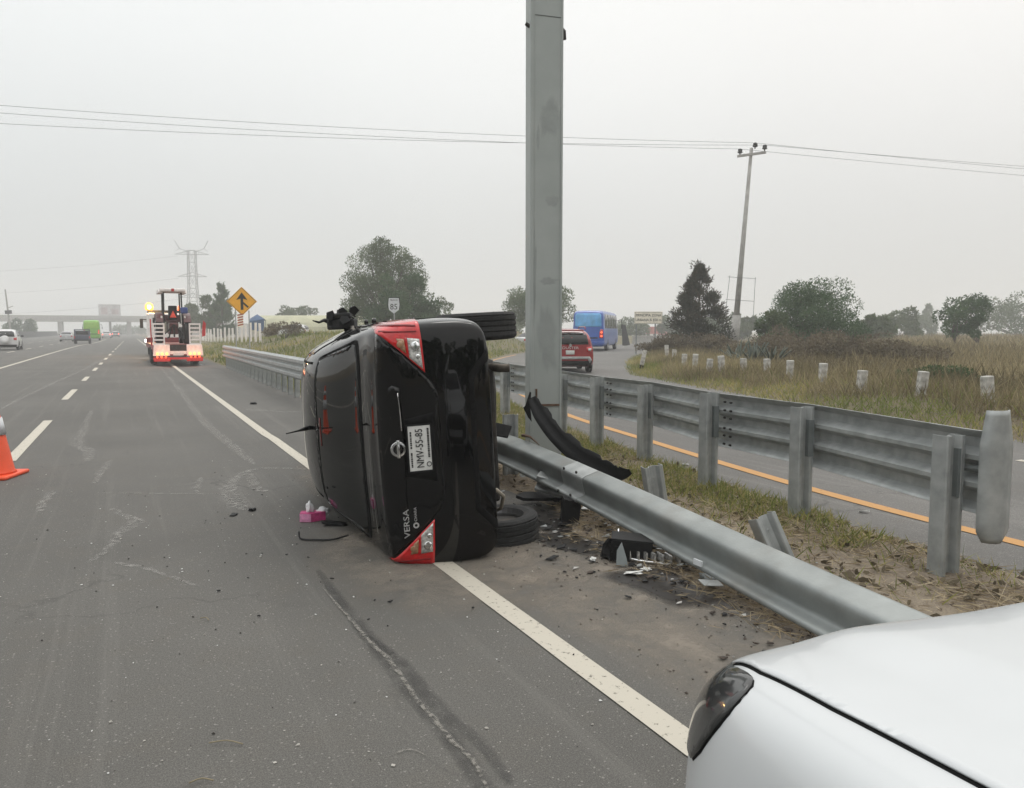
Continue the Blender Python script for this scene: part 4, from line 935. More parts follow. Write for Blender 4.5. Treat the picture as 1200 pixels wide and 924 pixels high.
MB().prism([(-.10, -.05), (-.01, -.075), (.11, -.02), (.10, .05), (-.09, .05)], 0, .075, 'XY').build('box', PINK, t, bevel=.006)
MB().prism([(-.10, -.051), (-.01, -.077), (-.012, -.070), (-.095, -.046)], .005, .07, 'XY').build('pale_side', mat('pale_pink_card', (.62, .25, .42), .6, 0, .3, 20), t)
tis = bmesh.new(); bmesh.ops.create_icosphere(tis, subdivisions=3, radius=1)
def crumple(nm, c, s, seed):
    bm = bmesh.new(); bmesh.ops.create_icosphere(bm, subdivisions=3, radius=1)
    for v in bm.verts: v.co = Vector(c) + Vector((v.co.x*s[0], v.co.y*s[1], v.co.z*s[2]))*(1 + .55*mnoise.noise(v.co*1.7 + Vector((seed, 0, 0))))
    me = bpy.data.meshes.new(nm); bm.to_mesh(me); bm.free(); return link(nm, me, mat('tissue_white', (.68, .68, .69), .8, 0, .05), t, True)
tis.free(); crumple('tissue', (-.02, .0, .105), (.032, .03, .05), 1); crumple('tissue', (.085, .02, .07), (.05, .04, .03), 4)
plate_piece('broken_liner', 'long dark torn strip lying on the dirt just left of the leaning broken post', 'car debris', BLACKPLASTIC, gnd(742, 578, .05), [(-.22, -.04), (.20, -.07), (.24, .0), (.05, .06), (-.2, .04)], .03, -YAW - .5, .25, .1)
chunk('broken_liner', 'crushed dark lump on the grass just right of the leaning broken post', 'car debris', RUST, gnd(803, 583), (.13, .09, .08), .6, (.2, .1), seed=41, amp=.45)
plate_piece('broken_liner', 'bent black flap propped behind the fallen rail below the torn bumper strip', 'car debris', BLACKPLASTIC, gnd(705, 590, .06), [(-.14, -.06), (.12, -.09), (.16, .05), (-.1, .09)], .02, -YAW, .7, .2)
# traffic cone
t = thing('traffic_cone', 'orange traffic cone with white band at the left edge of the picture', 'traffic cone', gnd(-8, 559), -YAW + .12); t.scale = (1.5, 1.5, 1.27)
MB().box((0, 0, .016), (.34, .34, .032)).build('base', CONEORANGE, t, bevel=.012)
MB().lathe([(.150, .03), (.140, .05), (.135, .06), (.028, .74), (.026, .75)], 32).build('cone', CONEORANGE, t, True)
MB().lathe([(.092, .36), (.0693, .505)], 32, cap=False).build('reflective_band', CONEWHITE, t, True, solid=.004, solid_off=1)
MB().lathe([(.0565, .585), (.0465, .65)], 32, cap=False).build('reflective_band', CONEWHITE, t, True, solid=.004, solid_off=1)

# loose grit, straw and grass
def scatter_rocks(name, m, pts, smin, smax, flat=.5):
    vs = []; fs = []; base = [(1,0,0),(-1,0,0),(0,1,0),(0,-1,0),(0,0,1),(0,0,-1)]; bf = [(0,2,4),(2,1,4),(1,3,4),(3,0,4),(2,0,5),(1,2,5),(3,1,5),(0,3,5)]
    for p in pts:
        s = smin + (smax-smin)*random.random()**2.5; b = len(vs); a = random.uniform(0, 6.28)
        for q in base:
            k = s*random.uniform(.6, 1.3); x, y = q[0]*k, q[1]*k*.8; vs.append((p[0] + x*math.cos(a) - y*math.sin(a), p[1] + x*math.sin(a) + y*math.cos(a), p[2] + q[2]*k*flat))
        fs += [(b+i, b+j, b+k2) for i, j, k2 in bf]
    me = bpy.data.meshes.new(name); me.from_pydata(vs, [], fs); o = link(name, me, m); return tag(o, kind='stuff')
scatter_rocks('pale_grit', mat('pale_stone', (.42, .40, .36), .8, 0, .3, 40), [(random.uniform(-3.5, 3), 1.2 + 9*random.random()**1.4, .004) for _ in range(420)], .003, .011)
scatter_rocks('dark_grit', mat('dark_stone', (.04, .035, .03), .9, 0, .4, 40), [(random.uniform(-2, 3.2), 1.2 + 8*random.random()**1.4, .004) for _ in range(350)], .003, .010)
scatter_rocks('dirt_crumbs', mat('dirt_crumb', (.055, .042, .033), .95, 0, .4, 40), [(3.35 - 1.25*random.random()**1.8, random.uniform(1.4, 5.6), .004) for _ in range(900)], .003, .014)
scatter_rocks('glass_bits', PLATEWHITE, [(random.uniform(-.5, 2.2), random.uniform(2.5, 8), .005) for _ in range(70)], .004, .010)
def shards(name, m, n, c, s, smin, smax):
    vs = []; fs = []
    for k in range(n):
        x, y = random.gauss(c[0], s[0]), random.gauss(c[1], s[1]); z = max(.006, verge_h(x, y) + .008) if x > verge_left(y) else .007
        r = smin + (smax-smin)*random.random()**2.5; b = len(vs); q = random.choice((3, 4, 5)); a0 = random.uniform(0, 6.28); tl = random.uniform(-.5, .5)
        for zz in (0, .006):
            for i in range(q):
                a = a0 + 6.283*i/q; rr = r*random.uniform(.5, 1.2); vs.append((x + rr*math.cos(a), y + rr*math.sin(a)*.7, z + zz + .5*abs(tl)*r + tl*rr*math.cos(a)*.6))
        fs += [tuple(b+i for i in range(q)), tuple(b+q+i for i in range(q-1, -1, -1))] + [(b+i, b+(i+1) % q, b+q+(i+1) % q, b+q+i) for i in range(q)]
    me = bpy.data.meshes.new(name); me.from_pydata(vs, [], fs); o = link(name, me, m); return tag(o, kind='stuff')
shards('dirt_crust', mat('dirt_crumb', (.055, .042, .033)), 300, (3.25, 3.9), (.3, .9), .006, .04)
shards('black_plastic_shards', BLACKPLASTIC, 260, (3.2, 4.9), (.35, .9), .006, .055)
shards('pale_plastic_shards', mat('dusty_pale_plastic', (.33, .32, .30), .6, 0, .35, 30), 90, (3.3, 4.8), (.4, 1.0), .005, .035)
shards('silver_shards', GALV, 60, (3.35, 4.7), (.3, .9), .008, .05)
shards('road_shards', BLACKPLASTIC, 60, (1.6, 5.4), (.6, 1.1), .004, .02)
def verge_pts(n, y0, y1, side=None, dens=None):
    out = []
    while len(out) < n:
        y = random.uniform(y0, y1); a, b = verge_left(y), rampL(y) + .08*n3(0, y, 1.7, 2)
        x = random.uniform(a+.02, b-.02); z = verge_h(x, y)
        if z < 0: continue
        if dens and random.random() > dens(x, y, (x-a)/(b-a)): continue
        out.append((x, y, max(z, .005)))
    return out
rocks = verge_pts(900, 1.5, 12)
scatter_rocks('verge_clods', mat('clod', (.10, .075, .055), .95, 0, .4, 30), rocks, .006, .035, .6)
gd = lambda x, y, f: max(0, sstep(.25, .65, f)*sstep(1.02, .93, f)*(.22 + 1.8*max(0, n3(x, y, 1.1, 7) + .30)) + .25*sstep(8, 12, y)) * (1 if y > 3.6 else .12)
P = verge_pts(42000, 2.6, 19.5, dens=gd); blades('verge_grass', GRASS, P, (.02, .15), .0055, lean=.7)
P = verge_pts(26000, 1.2, 14, dens=lambda x, y, f: .25 + .75*(n3(x, y, 1.4, 12) > 0)); P = np.array(P)
n_ = len(P); D = np.stack([rng.normal(size=n_), rng.normal(size=n_), rng.uniform(-.02, .22, n_)], 1)
tag(cards('dry_straw', STRAW, P + np.array([0, 0, .012]), D, rng.uniform(.03, .16, n_), rng.uniform(.002, .007, n_), rng.uniform(0, 1, n_), bend=.3), kind='stuff')
P2 = np.array([(verge_left(y) + random.gauss(.05, .14), y, .02) for y in np.random.default_rng(2).uniform(2.2, 5.0, 700)]); n_ = len(P2)
D = np.stack([rng.normal(size=n_), rng.normal(size=n_), rng.uniform(-.02, .3, n_)], 1)
tag(cards('straw_heap', STRAW, P2, D, rng.uniform(.04, .16, n_), rng.uniform(.003, .007, n_), rng.uniform(0, .8, n_), bend=.4), kind='stuff')
leafP = np.array(verge_pts(1300, 1.5, 9)); n_ = len(leafP)
tag(cards('dead_leaves', LEAF_DRY, leafP + np.array([0, 0, .015]), np.stack([rng.normal(size=n_), rng.normal(size=n_), rng.uniform(0, .4, n_)], 1), rng.uniform(.03, .08, n_), rng.uniform(.02, .04, n_), rng.uniform(0, 1, n_), bend=.5), kind='stuff')
for k, (a, b, L_) in enumerate(((240, 727, .06), (265, 873, .13), (236, 918, .08), (1030, 668, .35))):
    o = MB().tube(smooth_poly([(-L_/2, 0, .008), (0, .01, .012), (L_/2, -.005, .006)], 3, False), .0025, 5).build('twig', mat('dry_twig', (.26, .22, .14), .9), None, True)
    o.location = gnd(a, b, .004); o.rotation_euler = (0, 0, -YAW + .3*(k-1)); tag(o, ('short pale twig on the asphalt between the line marks', 'long straw twig near the bottom left of the highway', 'thin straw twig at the bottom edge of the highway', 'pale stick on the dirt between the tall posts and white car')[k], 'twig')
# bank grass
P = []
while len(P) < 26000:
    y = 19.5 + 65*random.random()**1.5; x = random.uniform(3.9, min(rampL(y) - .1, 34)); P.append((x, y, bank_h(x, y)))
P = np.array(P); tn = np.array([min(1, max(0, .45 + .9*mnoise.noise(Vector((p[0]*.25, p[1]*.18, 4))) + random.uniform(-.3, .3))) for p in P])
blades('bank_grass', GRASS, P, (.08, .42), .035, tone=tn, lean=.4)
# right field: dry weeds
def field_pts(n, ymax, ypow, amax, apow):
    P = []; TN = []
    while len(P) < n:
        y = -6 + ymax*random.random()**ypow; a = amax*random.random()**apow + .05; x = rampR(y) + a
        if x > 105 or random.random() > .35 + sstep(.2, 1.6, a): continue
        P.append((x, y, field_h(x, y) - .02)); TN.append(min(1, max(0, .42 + .8*mnoise.noise(Vector((x*.25, y*.25, 1))) + random.uniform(-.35, .35))))
    P = np.array(P); return P, np.array(TN), np.array([p[0] - rampR(p[1]) for p in P])
P, TN, dd = field_pts(60000, 46, 1.0, 5.5, 1.2)
g_ = dd < 1.3 + 1.9*np.array([n3(p[0], p[1], .4, 21) for p in P])
blades('short_verge_grass', GRASS, P[g_], (.06, .30), .013, np.clip(TN[g_] + .1, 0, 1), .6)
o_ = ~g_ & (rng.uniform(0, 1, len(P)) < .16)
blades('olive_verge_weeds', GRASS, P[o_], (.12, .45), .013, TN[o_]*.8, .5)
blades('dry_verge_weeds', DRYGRASS, P[~g_ & ~o_], (.15, .55), .013, TN[~g_ & ~o_], .5)
P, TN, dd = field_pts(75000, 60, 1.0, 26, 1.0); k_ = dd > 3
blades('dry_weeds', DRYGRASS, P[k_], (.25, .75), .022, TN[k_], .5)
P, TN, dd = field_pts(40000, 110, 1.0, 85, 1.1); k_ = (dd > 15) & (np.hypot(P[:, 0], P[:, 1]) > 40)
blades('far_dry_weeds', DRYGRASS, P[k_], (.30, .85), .06, np.clip(TN[k_] + .15, 0, 1), .5)
# dark twiggy undergrowth in the field (small bushes, each its own)
def bush(label, base, wd, h, m, n, leaf, group=None, seed=1):
    rs = np.random.default_rng(seed); t = thing('bush', label, 'bush', base, 0, group); mb = MB()
    for k in range(14):
        a = rs.uniform(0, 6.28); r = rs.uniform(.2, 1)*wd/2; hh = h*rs.uniform(.5, 1.0)*(1 - .4*(r/(wd/2))**2)
        mb.tube([(0, 0, -.05), (math.cos(a)*r*.5, math.sin(a)*r*.5, hh*.55), (math.cos(a)*r, math.sin(a)*r, hh)], [.03, .018, .006], 4)
    mb.build('stems', BARK, t)
    cl = []
    for k in range(16):
        a = rs.uniform(0, 6.28); r = math.sqrt(rs.uniform(0, 1))*wd/2*.85; hh = h*(.30 + .5*rs.uniform(0, 1)*(1-(r/(wd/2))**2)); cl.append((math.cos(a)*r, math.sin(a)*r, hh, wd*.14, wd*.14, h*.22))
    Pp, gg, L_, W_, tn_ = crown(cl, n, leaf); kk = Pp[:, 2] > .02
    cards('foliage', m, Pp[kk], gg[kk], L_[kk], W_[kk], tn_[kk], t, bend=.4); return t
BL = ['widest dry brown bush between conifer and utility pole', 'dry brown bush just left of the utility pole', 'dry brown bush just right of the agave plants', 'dry brown bush in front of the big dark bushy tree, left part', 'dry brown bush in front of the big dark bushy tree, right part', 'dry brown bush below the right edge of the big dark bushy tree', 'dry brown bush in open weeds, farthest right of the brown bushes', 'tall dry brown bush at the trunk of the big dark bushy tree', 'dry brown bush in the weeds behind and right of the big bushy tree', 'low dry brown bush left of the conifer near the ramp bend']
BG = 'dry brown bushes in the weedy field'
def fz(px, d): 
    p = at(px, d); p.z = field_h(p.x, p.y); return p
for k, (px, d, wd, h) in enumerate(((805, 45, 4.0, 1.5), (835, 42, 3.0, 1.2), (900, 34, 3.4, 1.25), (945, 33, 3.6, 1.5), (985, 32, 3.6, 1.5), (1020, 31, 3.2, 1.2), (1065, 30, 3.2, 1.1), (925, 40, 4.0, 1.8), (1000, 44, 5.0, 1.8), (770, 46, 3.0, 1.0))):
    bush(BL[k], fz(px, d), wd, h, LEAF_DRY, 2600, .10, BG, k)
bush('low dark green bush in the grass between the last white posts on the right', fz(1095, 19.5), 2.2, .55, LEAF_MID, 1500, .08, None, 50)
bush('dry brown bush on top of the grassy bank beside the white pickets', (at(335, 54).x, at(335, 54).y, bank_h(*at(335, 54).xy)), 3.0, 1.3, LEAF_DRY, 2600, .12, None, 51)
# agaves
def agave(label, p, s, seed):
    rs = random.Random(seed); t = thing('agave', label, 'agave', p); AG = mat('agave_leaf', (.028, .042, .028), .55, 0, .3, 3, col2=(.075, .095, .065))
    for k in range(15):
        a = 6.28*k/15*2.4 + rs.uniform(-.2, .2); el = rs.uniform(.45, 1.35); L_ = s*rs.uniform(.8, 1.15); mb = MB(); vs = []
        d = Vector((math.cos(a)*math.cos(el), math.sin(a)*math.cos(el), math.sin(el))); sd_ = Vector((-math.sin(a), math.cos(a), 0)); up_ = sd_.cross(d)
        for f, w_ in ((0, .05), (.3, .085), (.6, .07), (.85, .03), (1.0, .004)):
            c = d*L_*f + Vector((math.cos(a), math.sin(a), 0))*.12*f*f*L_ + Vector((0, 0, -.16*f*f*L_*(1.3-el)))
            vs += [c - sd_*w_*s + up_*.03*s, c - up_*.01*s, c + sd_*w_*s + up_*.03*s]
        mb.add(vs, [(i*3+j, i*3+j+1, (i+1)*3+j+1, (i+1)*3+j) for i in range(4) for j in range(2)]); mb.build('leaf', AG, t, True, solid=.012*s)
    return t
agave('large spiky agave plant directly in front of the utility pole foot', fz(864, 31), 0.95, 1)
agave('spiky agave plant between the utility pole and the dark bushy tree', fz(884, 29.5), 1.0, 2)
agave('spiky agave plant farthest right of the three, beside a leaning white post', fz(905, 29), .9, 3)
# concrete marker posts
WCONC = mat('white_peeling_concrete', (.25, .24, .22), .9, 0, .1, 9, .2, 30, col2=(.62, .60, .56))
proto = None; ORD = 'first second third fourth fifth sixth seventh eighth ninth tenth eleventh twelfth thirteenth fourteenth fifteenth'.split()
PG = 'white concrete posts along the exit ramp'
for k, (px, py, hpx) in enumerate(((782, 421, 16), (787.5, 410, 9), (793.5, 408, 8), (790, 422, 9), (801.6, 429, 14), (814, 432, 17), (830.6, 435, 15), (846, 435.5, 18), (871.6, 437, 15), (898.7, 438, 17), (925.5, 443, 21), (963.7, 448.5, 22), (1009, 456, 21), (1079, 462, 25), (1158, 469, 28))):
    p = gnd(px, py, .28); d = (p - CAM).dot(FH); h = max(.42, hpx*d/FPX) + .12; tilt = ((k*29) % 7 - 3)*.022
    mb = MB().box((0, 0, h/2 - .12), (.17, .17, h + .12)); o = mb.build('concrete_post', WCONC, None, bevel=.02)
    p.z = field_h(p.x, p.y) if k < 99 else 0; o.location = p; o.rotation_euler = (tilt*.6, tilt, -.5 + .3*((k*17) % 5)*.2)
    tag(o, 'white concrete marker post in the ramp side grass, %s from the right of its row' % ORD[14-k], 'marker post', PG)
p = gnd(751, 433, .02); t = thing('concrete_post', 'black footed white post leaning to the right at the inside of the ramp curve', 'marker post', p, -YAW)
t.rotation_euler = (0, .20, -YAW)
MB().box((0, 0, .48), (.15, .15, .62)).build('shaft', WCONC, t, bevel=.02); MB().box((0, 0, .06), (.154, .154, .22)).build('painted_foot', BLACKPLASTIC, t)

# ------------------------------------------------------------------ utility pole and wires
t = thing('utility_pole', 'leaning concrete utility pole with short crossarm in the right field', 'utility pole', fz(859, 52)); t.rotation_euler = (0, .066, -YAW)
MB().tube([(0, 0, -.3), (0, 0, 13.45)], [.22, .105], 10).build('pole', CONCRETE, t, True)
MB().tube([(0, 0, 0), (0, 0, 2.4)], [.33, .29], 10).build('plinth', CONCRETE, t, True)
MB().box((0, -.18, 13.0), (1.9, .12, .16), M=Matrix.Rotation(-.20, 3, 'Y')).build('crossarm', CONCRETE, t, bevel=.01)
tops = [(-.78, -.18, 13.0-.16), (.18, -.18, 13.3), (.82, -.18, 13.0+.20)]
for q in tops: MB().lathe([(.03, .05), (.05, .18), (.16, .20), (.17, .27), (.08, .30), (.15, .34), (.14, .42), (.05, .47)], 10, 'Z', q).build('insulator', DARKCONC, t)
fr = MB()
for x_ in (-.85, 1.05): fr.tube([(x_, -.3, 2.2), (x_*.9, -.3, 5.0)], .018, 4)
for zz in (3.4, 4.9): fr.tube([(-.9, -.3, zz), (1.0, -.3, zz)], .018, 4)
fr.build('wire_frame', GALV_DULL, t)
bpy.context.view_layer.update()
WM = mat('wire', (.08, .08, .08), .7)
ws = [(-260, 112, 40, 0), (-260, 103, 40, 2), (-260, 130, 40, 1)]
for k, (px, py, d, j) in enumerate(ws):
    top = t.matrix_world @ Vector(tops[k]) + Vector((0, 0, .45))
    for far_, nm in ((pixz(px, py, d), 'left'), (pixz(1480, 228 - 7*k, 62), 'right')):
        L_ = []
        for i in range(25):
            f = i/24; q = top.lerp(far_, f); q.z -= .45*4*f*(1-f)*(1 if nm == 'left' else .3); L_.append(q)
        o = MB().tube(L_, .012, 4).build('power_line', WM)
        tag(o, '%s thin overhead wire crossing the sky %s of the utility pole' % (('middle', 'topmost', 'lowest')[k] if nm == 'left' else ('lowest', 'middle', 'topmost')[k], nm), 'power line', 'overhead wires %s of the utility pole' % nm)
# ------------------------------------------------------------------ signs
def bz(x, y): return bank_h(x, y)
p = at(285.5, 36.5); t = thing('merge_sign', 'yellow diamond merge sign with black arrow on two thin posts', 'road sign', (p.x, p.y, bz(p.x, p.y)), -YAW + R_(19))
for dx in (-.30, .30): MB().tube([(dx, .03, -.2), (dx, .03, 2.6 if dx < 0 else 2.5)], .03, 6).build('post', GALV, t)
hs = .68; dz = 2.93
mb = MB().prism([(0, dz-hs), (hs, dz), (0, dz+hs), (-hs, dz)], -.012, 0); mb.build('sign_face', YELLOWSIGN, t, bevel=.02)
bd = MB(); 
for q in (.93,): 
    for (a, b) in (((0, -1), (1, 0)), ((1, 0), (0, 1)), ((0, 1), (-1, 0)), ((-1, 0), (0, -1))):
        bd.tube([(a[0]*hs*q, -.014, dz+a[1]*hs*q), (b[0]*hs*q, -.014, dz+b[1]*hs*q)], .010, 4)
bd.build('border', SIGNBLACK, t)
MB().prism([(-.06, dz-.40), (.06, dz-.40), (.06, dz+.12), (.25, dz+.06), (.0, dz+.42), (-.25, dz+.06), (-.06, dz+.12)], -.022, -.014).prism([(.06, dz-.02), (.06, dz-.13), (.25, dz-.31), (.30, dz-.25)], -.0225, -.0142).build('arrow', SIGNBLACK, t)
om = MB().box((-.09, -.03, 2.02), (.26, .01, .62)).build('object_marker', SIGNCREAM, t)
st_ = MB()
for k in range(5): st_.prism([(-.22, 1.76+.12*k), (.04, 1.82+.12*k), (.04, 1.88+.12*k), (-.22, 1.82+.12*k)], -.040, -.035)
st_.build('marker_stripe', mat('marker_red', (.40, .09, .05), .5), om)
# zone sign
p = at(759, 53); t = thing('zone_sign', 'cream rectangular road sign with two lines of dark lettering on two posts', 'road sign', (p.x, p.y, -.05), -YAW + R_(4))
for dx in (-.82, .50): MB().tube([(dx, .03, -.2), (dx, .03, 2.5)], .045, 6).build('post', GALV_DULL, t)
MB().box((0, -.02, 2.52), (1.96, .03, .84)).build('sign_face', SIGNCREAM, t, bevel=.01)
b_ = MB()
for c_, d_ in (((0, 2.90), (1.9, .02)), ((0, 2.14), (1.9, .02)), ((.94, 2.52), (.02, .78)), ((-.94, 2.52), (.02, .78))): b_.box((c_[0], -.038, c_[1]), (d_[0], .006, d_[1]))
b_.build('border', SIGNBLACK, t)
text_on('lettering', 'PRINCIPIA ZONA', .25, SIGNBLACK, t, frame((0, -.042, 2.68), (1, 0, 0), (0, 0, 1)), .003, .92)
text_on('lettering', 'URBANA A 850 m', .25, SIGNBLACK, t, frame((0, -.042, 2.36), (1, 0, 0), (0, 0, 1)), .003, .92)
# route shield
p = at(462.5, 33); t = thing('route_shield', 'small white route shield sign with number 85 behind the black car', 'road sign', (p.x, p.y, bz(p.x, p.y)), -YAW - R_(8))
top = 1.57 + 38*33/900 - p.z*0 - bz(p.x, p.y); 
sh = [(-.22, top), (.22, top), (.25, top-.28), (.22, top-.5), (.0, top-.66), (-.22, top-.5), (-.25, top-.28)]
MB().prism([(x*1.12, z+.03) for x, z in sh], -.004, .01).build('backing', SIGNBLACK, t)
MB().prism(sh, -.018, -.006).build('sign_face', CONEWHITE, t, bevel=.006)
text_on('number', '85', .34, SIGNBLACK, t, frame((0, -.022, top-.38), (1, 0, 0), (0, 0, 1)), .003)
text_on('lettering', 'MEXICO', .10, SIGNBLACK, t, frame((0, -.022, top-.09), (1, 0, 0), (0, 0, 1)), .003, .9)
MB().tube([(0, .03, -.2), (0, .03, top-.1)], .03, 6).build('post', GALV, t)
# white picket posts along the bank: one fence
t = thing('picket_fence', 'row of white pickets along the top of the grassy bank left of the black car', 'fence')
for k in range(17):
    f = k/16; d = 55 + 40*f; px = 306 - 68*(1 - (1-f)**1.35); p = at(px, d); z = bz(p.x, p.y)
    h = 1.28; o = MB().box((0, 0, h/2), (.15, .12, h + .3)).build('picket', WHITEMETAL, t, bevel=.01)
    o.location = (p.x, p.y, z + .05*((k*7) % 3 - 1)); o.rotation_euler = (.03*((k*5) % 3 - 1), .035*((k*11) % 3 - 1), -YAW)

# ------------------------------------------------------------------ generic traffic
def make_car(name, label, cat, p, rz, L, Wd, H, paint, kind='hatch', wheel_r=.33, group=None, lampcol=None, extras=None):
    t = thing(name, label, cat, p, rz, group); w_ = Wd/2; zb = .24; ze = H*.60; wr = w_*.74
    if kind == 'suv': st = [(.08, zb+.08, w_*.95, ze, H*.80, wr*1.1), (.20, zb, w_*.99, ze+.02, H*.90, wr*1.06), (.45, zb, w_, ze+.02, H*.97, wr*1.03), (L*.3, zb, w_, ze, H, wr), (L*.5, zb, w_, ze-.02, H*.98, wr), (L*.62, zb, w_, ze-.03, H*.84, wr*1.05), (L*.72, zb, w_, ze-.05, H*.66, w_*.8), (L*.92, zb, w_*.96, ze-.14, H*.58, w_*.78), (L*.985, zb+.1, w_*.82, ze-.3, H*.44, w_*.7)]
    else: st = [(.06, zb+.08, w_*.95, ze, H*.66, w_*.84), (.30, zb, w_, ze+.02, H*.68, w_*.85), (L*.13, zb, w_, ze+.02, H*.71, w_*.85), (L*.22, zb, w_, ze+.02, H*.90, wr*1.04), (L*.34, zb, w_, ze, H*.99, wr), (L*.5, zb, w_, ze, H, wr), (L*.60, zb, w_, ze-.02, H*.88, wr*1.05), (L*.74, zb, w_, ze-.03, H*.66, w_*.84), (L*.92, zb, w_*.94, ze-.12, H*.57, w_*.8), (L*.985, zb+.1, w_*.8, ze-.25, H*.44, w_*.7)]
    b, bvh = body_mesh('body', st, paint, t, rear_in=[(.94, H*.5, .94, -.05), (.5, H*.5, .55, -.075)], front_in=[(.6, H*.4, .6, .06)], sub=2)
    z0, z1 = (H*.64, H*.90) if kind == 'suv' else (H*.70, H*.92)
    decal('rear_window', bvh, 'rear', [(-wr*1.02, z0), (wr*1.02, z0), (wr*.92, z1-.05), (wr*.8, z1), (-wr*.8, z1), (-wr*.92, z1-.05)], GLASS, t, maxe=.12)
    for s in (1, -1):
        decal('tail_light', bvh, 'rear', [(s*w_*.90, H*.47), (s*w_*.90, H*.60), (s*w_*.66, H*.58), (s*w_*.68, H*.48)][::s], lampcol or RED, t, off=.012, thick=.02, maxe=.1)
        sd_ = 'right' if s > 0 else 'left'
        decal('side_window', bvh, sd_, [(L*.14, H*.66), (L*.17, H*.88), (L*.36, H*.92), (L*.36, H*.65)], GLASS, t, maxe=.15)
        decal('side_window', bvh, sd_, [(L*.375, H*.65), (L*.375, H*.92), (L*.52, H*.90), (L*.64, H*.66)], GLASS, t, maxe=.15)
        for yc in (L*.19, L*.81):
            decal('wheel_arch', bvh, sd_, [(yc + wheel_r*1.2*math.cos(a), wheel_r + wheel_r*1.2*math.sin(a)) for a in np.linspace(-.3, math.pi+.3, 14)], SEAM, t, off=.006, thick=.004, maxe=.2)
            make_wheel(t, (s*(w_-.10), yc, wheel_r), wheel_r, .21, detail=False)
        m_ = MB().box((s*(w_+.10), L*.60, H*.66), (.18, .10, .13)); m_.tube([(s*(w_-.06), L*.6, H*.65), (s*(w_+.1), L*.6, H*.66)], .025, 5); m_.build('side_mirror', BLACKPLASTIC, t, bevel=.03)
    decal('windshield', bvh, 'top', [(-wr*.98, L*.70), (wr*.98, L*.70), (wr*.85, L*.58), (-wr*.85, L*.58)], GLASS, t, maxe=.2)
    decal('license_plate', bvh, 'rear', [(-.16, H*.42), (.16, H*.42), (.16, H*.51), (-.16, H*.51)], PLATEWHITE, t, off=.012, thick=.01, maxe=.1)
    decal('bumper', bvh, 'rear', [(-w_*.86, .30), (w_*.86, .30), (w_*.90, .46), (-w_*.90, .46)], BLACKPLASTIC if kind == 'suv' else paint, t, off=.02, thick=.03, maxe=.12)
    MB().box((0, L*.5, zb+.02), (Wd*.8, L*.86, .06)).build('underbody', DARKMETAL, t)
    if extras: extras(t, bvh, w_, H, L)
    return t
REDCAR = mat('red_car_paint', (.26, .018, .022), .25, 0, .08, 4, coat=.6)
REDLIT = mat('lit_tail_lamp', (.6, .02, .02), .3, emit=((1, .10, .05), 4))
def red_extras(t, bvh, w_, H, L):
    decal('skid_trim', bvh, 'rear', [(-w_*.88, .50), (-w_*.80, .62), (w_*.80, .62), (w_*.88, .50), (w_*.80, .38), (w_*.72, .53), (-w_*.72, .53), (-w_*.80, .38)], mat('grey_skid_trim', (.36, .36, .36), .5), t, off=.03, thick=.02, maxe=.1)
    text_on('tailgate_lettering', 'DUSTER', .13, SILVERTXT, t, frame((0, -.085, H*.565), (1, 0, 0), (0, 0, 1)), .004, 1.3)
    MB().lathe([(.0, -.01), (.07, -.01), (.07, .01), (0, .01)], 4, 'Y', (0, -.07, H*.625)).build('emblem', CHROME, t)
    for s in (1, -1): MB().tube([(s*.60, .35, H*.98), (s*.60, .45, H+.05), (s*.58, 1.9, H+.06), (s*.58, 2.1, H*.99)], .022, 6).build('roof_rail', REDCAR, t, True)
    MB().box((0, .22, H*.955), (1.05, .16, .05)).build('spoiler', REDCAR, t, bevel=.02)
    for s in (1, -1):
        decal('lamp_insert', bvh, 'rear', [(s*w_*.86, H*.49), (s*w_*.86, H*.56), (s*w_*.72, H*.55), (s*w_*.72, H*.50)][::s], CLEAR, t, off=.03, thick=.01, maxe=.1)
p = gnd(668, 438); make_car('red_suv', 'red suv with grey skid trim driving up the exit ramp behind the column', 'car', (p.x, p.y, .005), -R_(24), 4.3, 1.82, 1.66, REDCAR, 'suv', .36, extras=red_extras)
WCAR = mat('white_traffic_paint', (.62, .62, .62), .3, 0, .03, 4, coat=.4)
SILV = mat('silver_traffic_paint', (.42, .42, .43), .3, .2, .03, 4, coat=.4)
def spare(t, bvh, w_, H, L):
    MB().lathe([(.0, -.22), (.30, -.22), (.34, -.15), (.34, -.03), (.30, 0)], 24, 'Y', (0, -.05, H*.50)).build('spare_wheel_cover', WCAR, t, True)
p = at(7, 62); make_car('white_suv', 'white suv with spare wheel on its back in the far left lane', 'car', p, .02, 4.3, 1.8, 1.72, WCAR, 'suv', .36, extras=spare)
p = at(79, 112); make_car('silver_car', 'pale silver car ahead of the dark pickup on the highway', 'car', p, .02, 4.3, 1.75, 1.5, SILV, 'sedan', .31)
p = at(141, 190); make_car('distant_car', 'hazy pale car far along the highway right of the green bus', 'car', p + Vector((-.8, 0, 0)), 0, 4.3, 1.75, 1.5, SILV, 'suv', .31, lampcol=REDLIT)
p = at(126, 165); make_car('distant_car', 'hazy grey car with lit tail lamps beside the green bus', 'car', p, 0, 4.4, 1.8, 1.5, WCAR, 'sedan', .31, lampcol=REDLIT)
p = at(361, 86); p.z = bz(p.x, p.y); make_car('parked_car', 'white parked car half hidden behind the grassy bank', 'car', p, R_(62), 4.4, 1.8, 1.55, WCAR, 'suv', .33)
p = at(608, 66); make_car('parked_car', 'white car beyond the tan grass strip, seen under the raised rear wheel', 'car', p, R_(-70), 4.4, 1.8, 1.5, WCAR, 'sedan', .33)
p = at(588, 84); make_car('parked_car', 'small red car far behind the raised rear wheel', 'car', p, R_(-70), 4.2, 1.75, 1.5, REDCAR, 'sedan', .33)
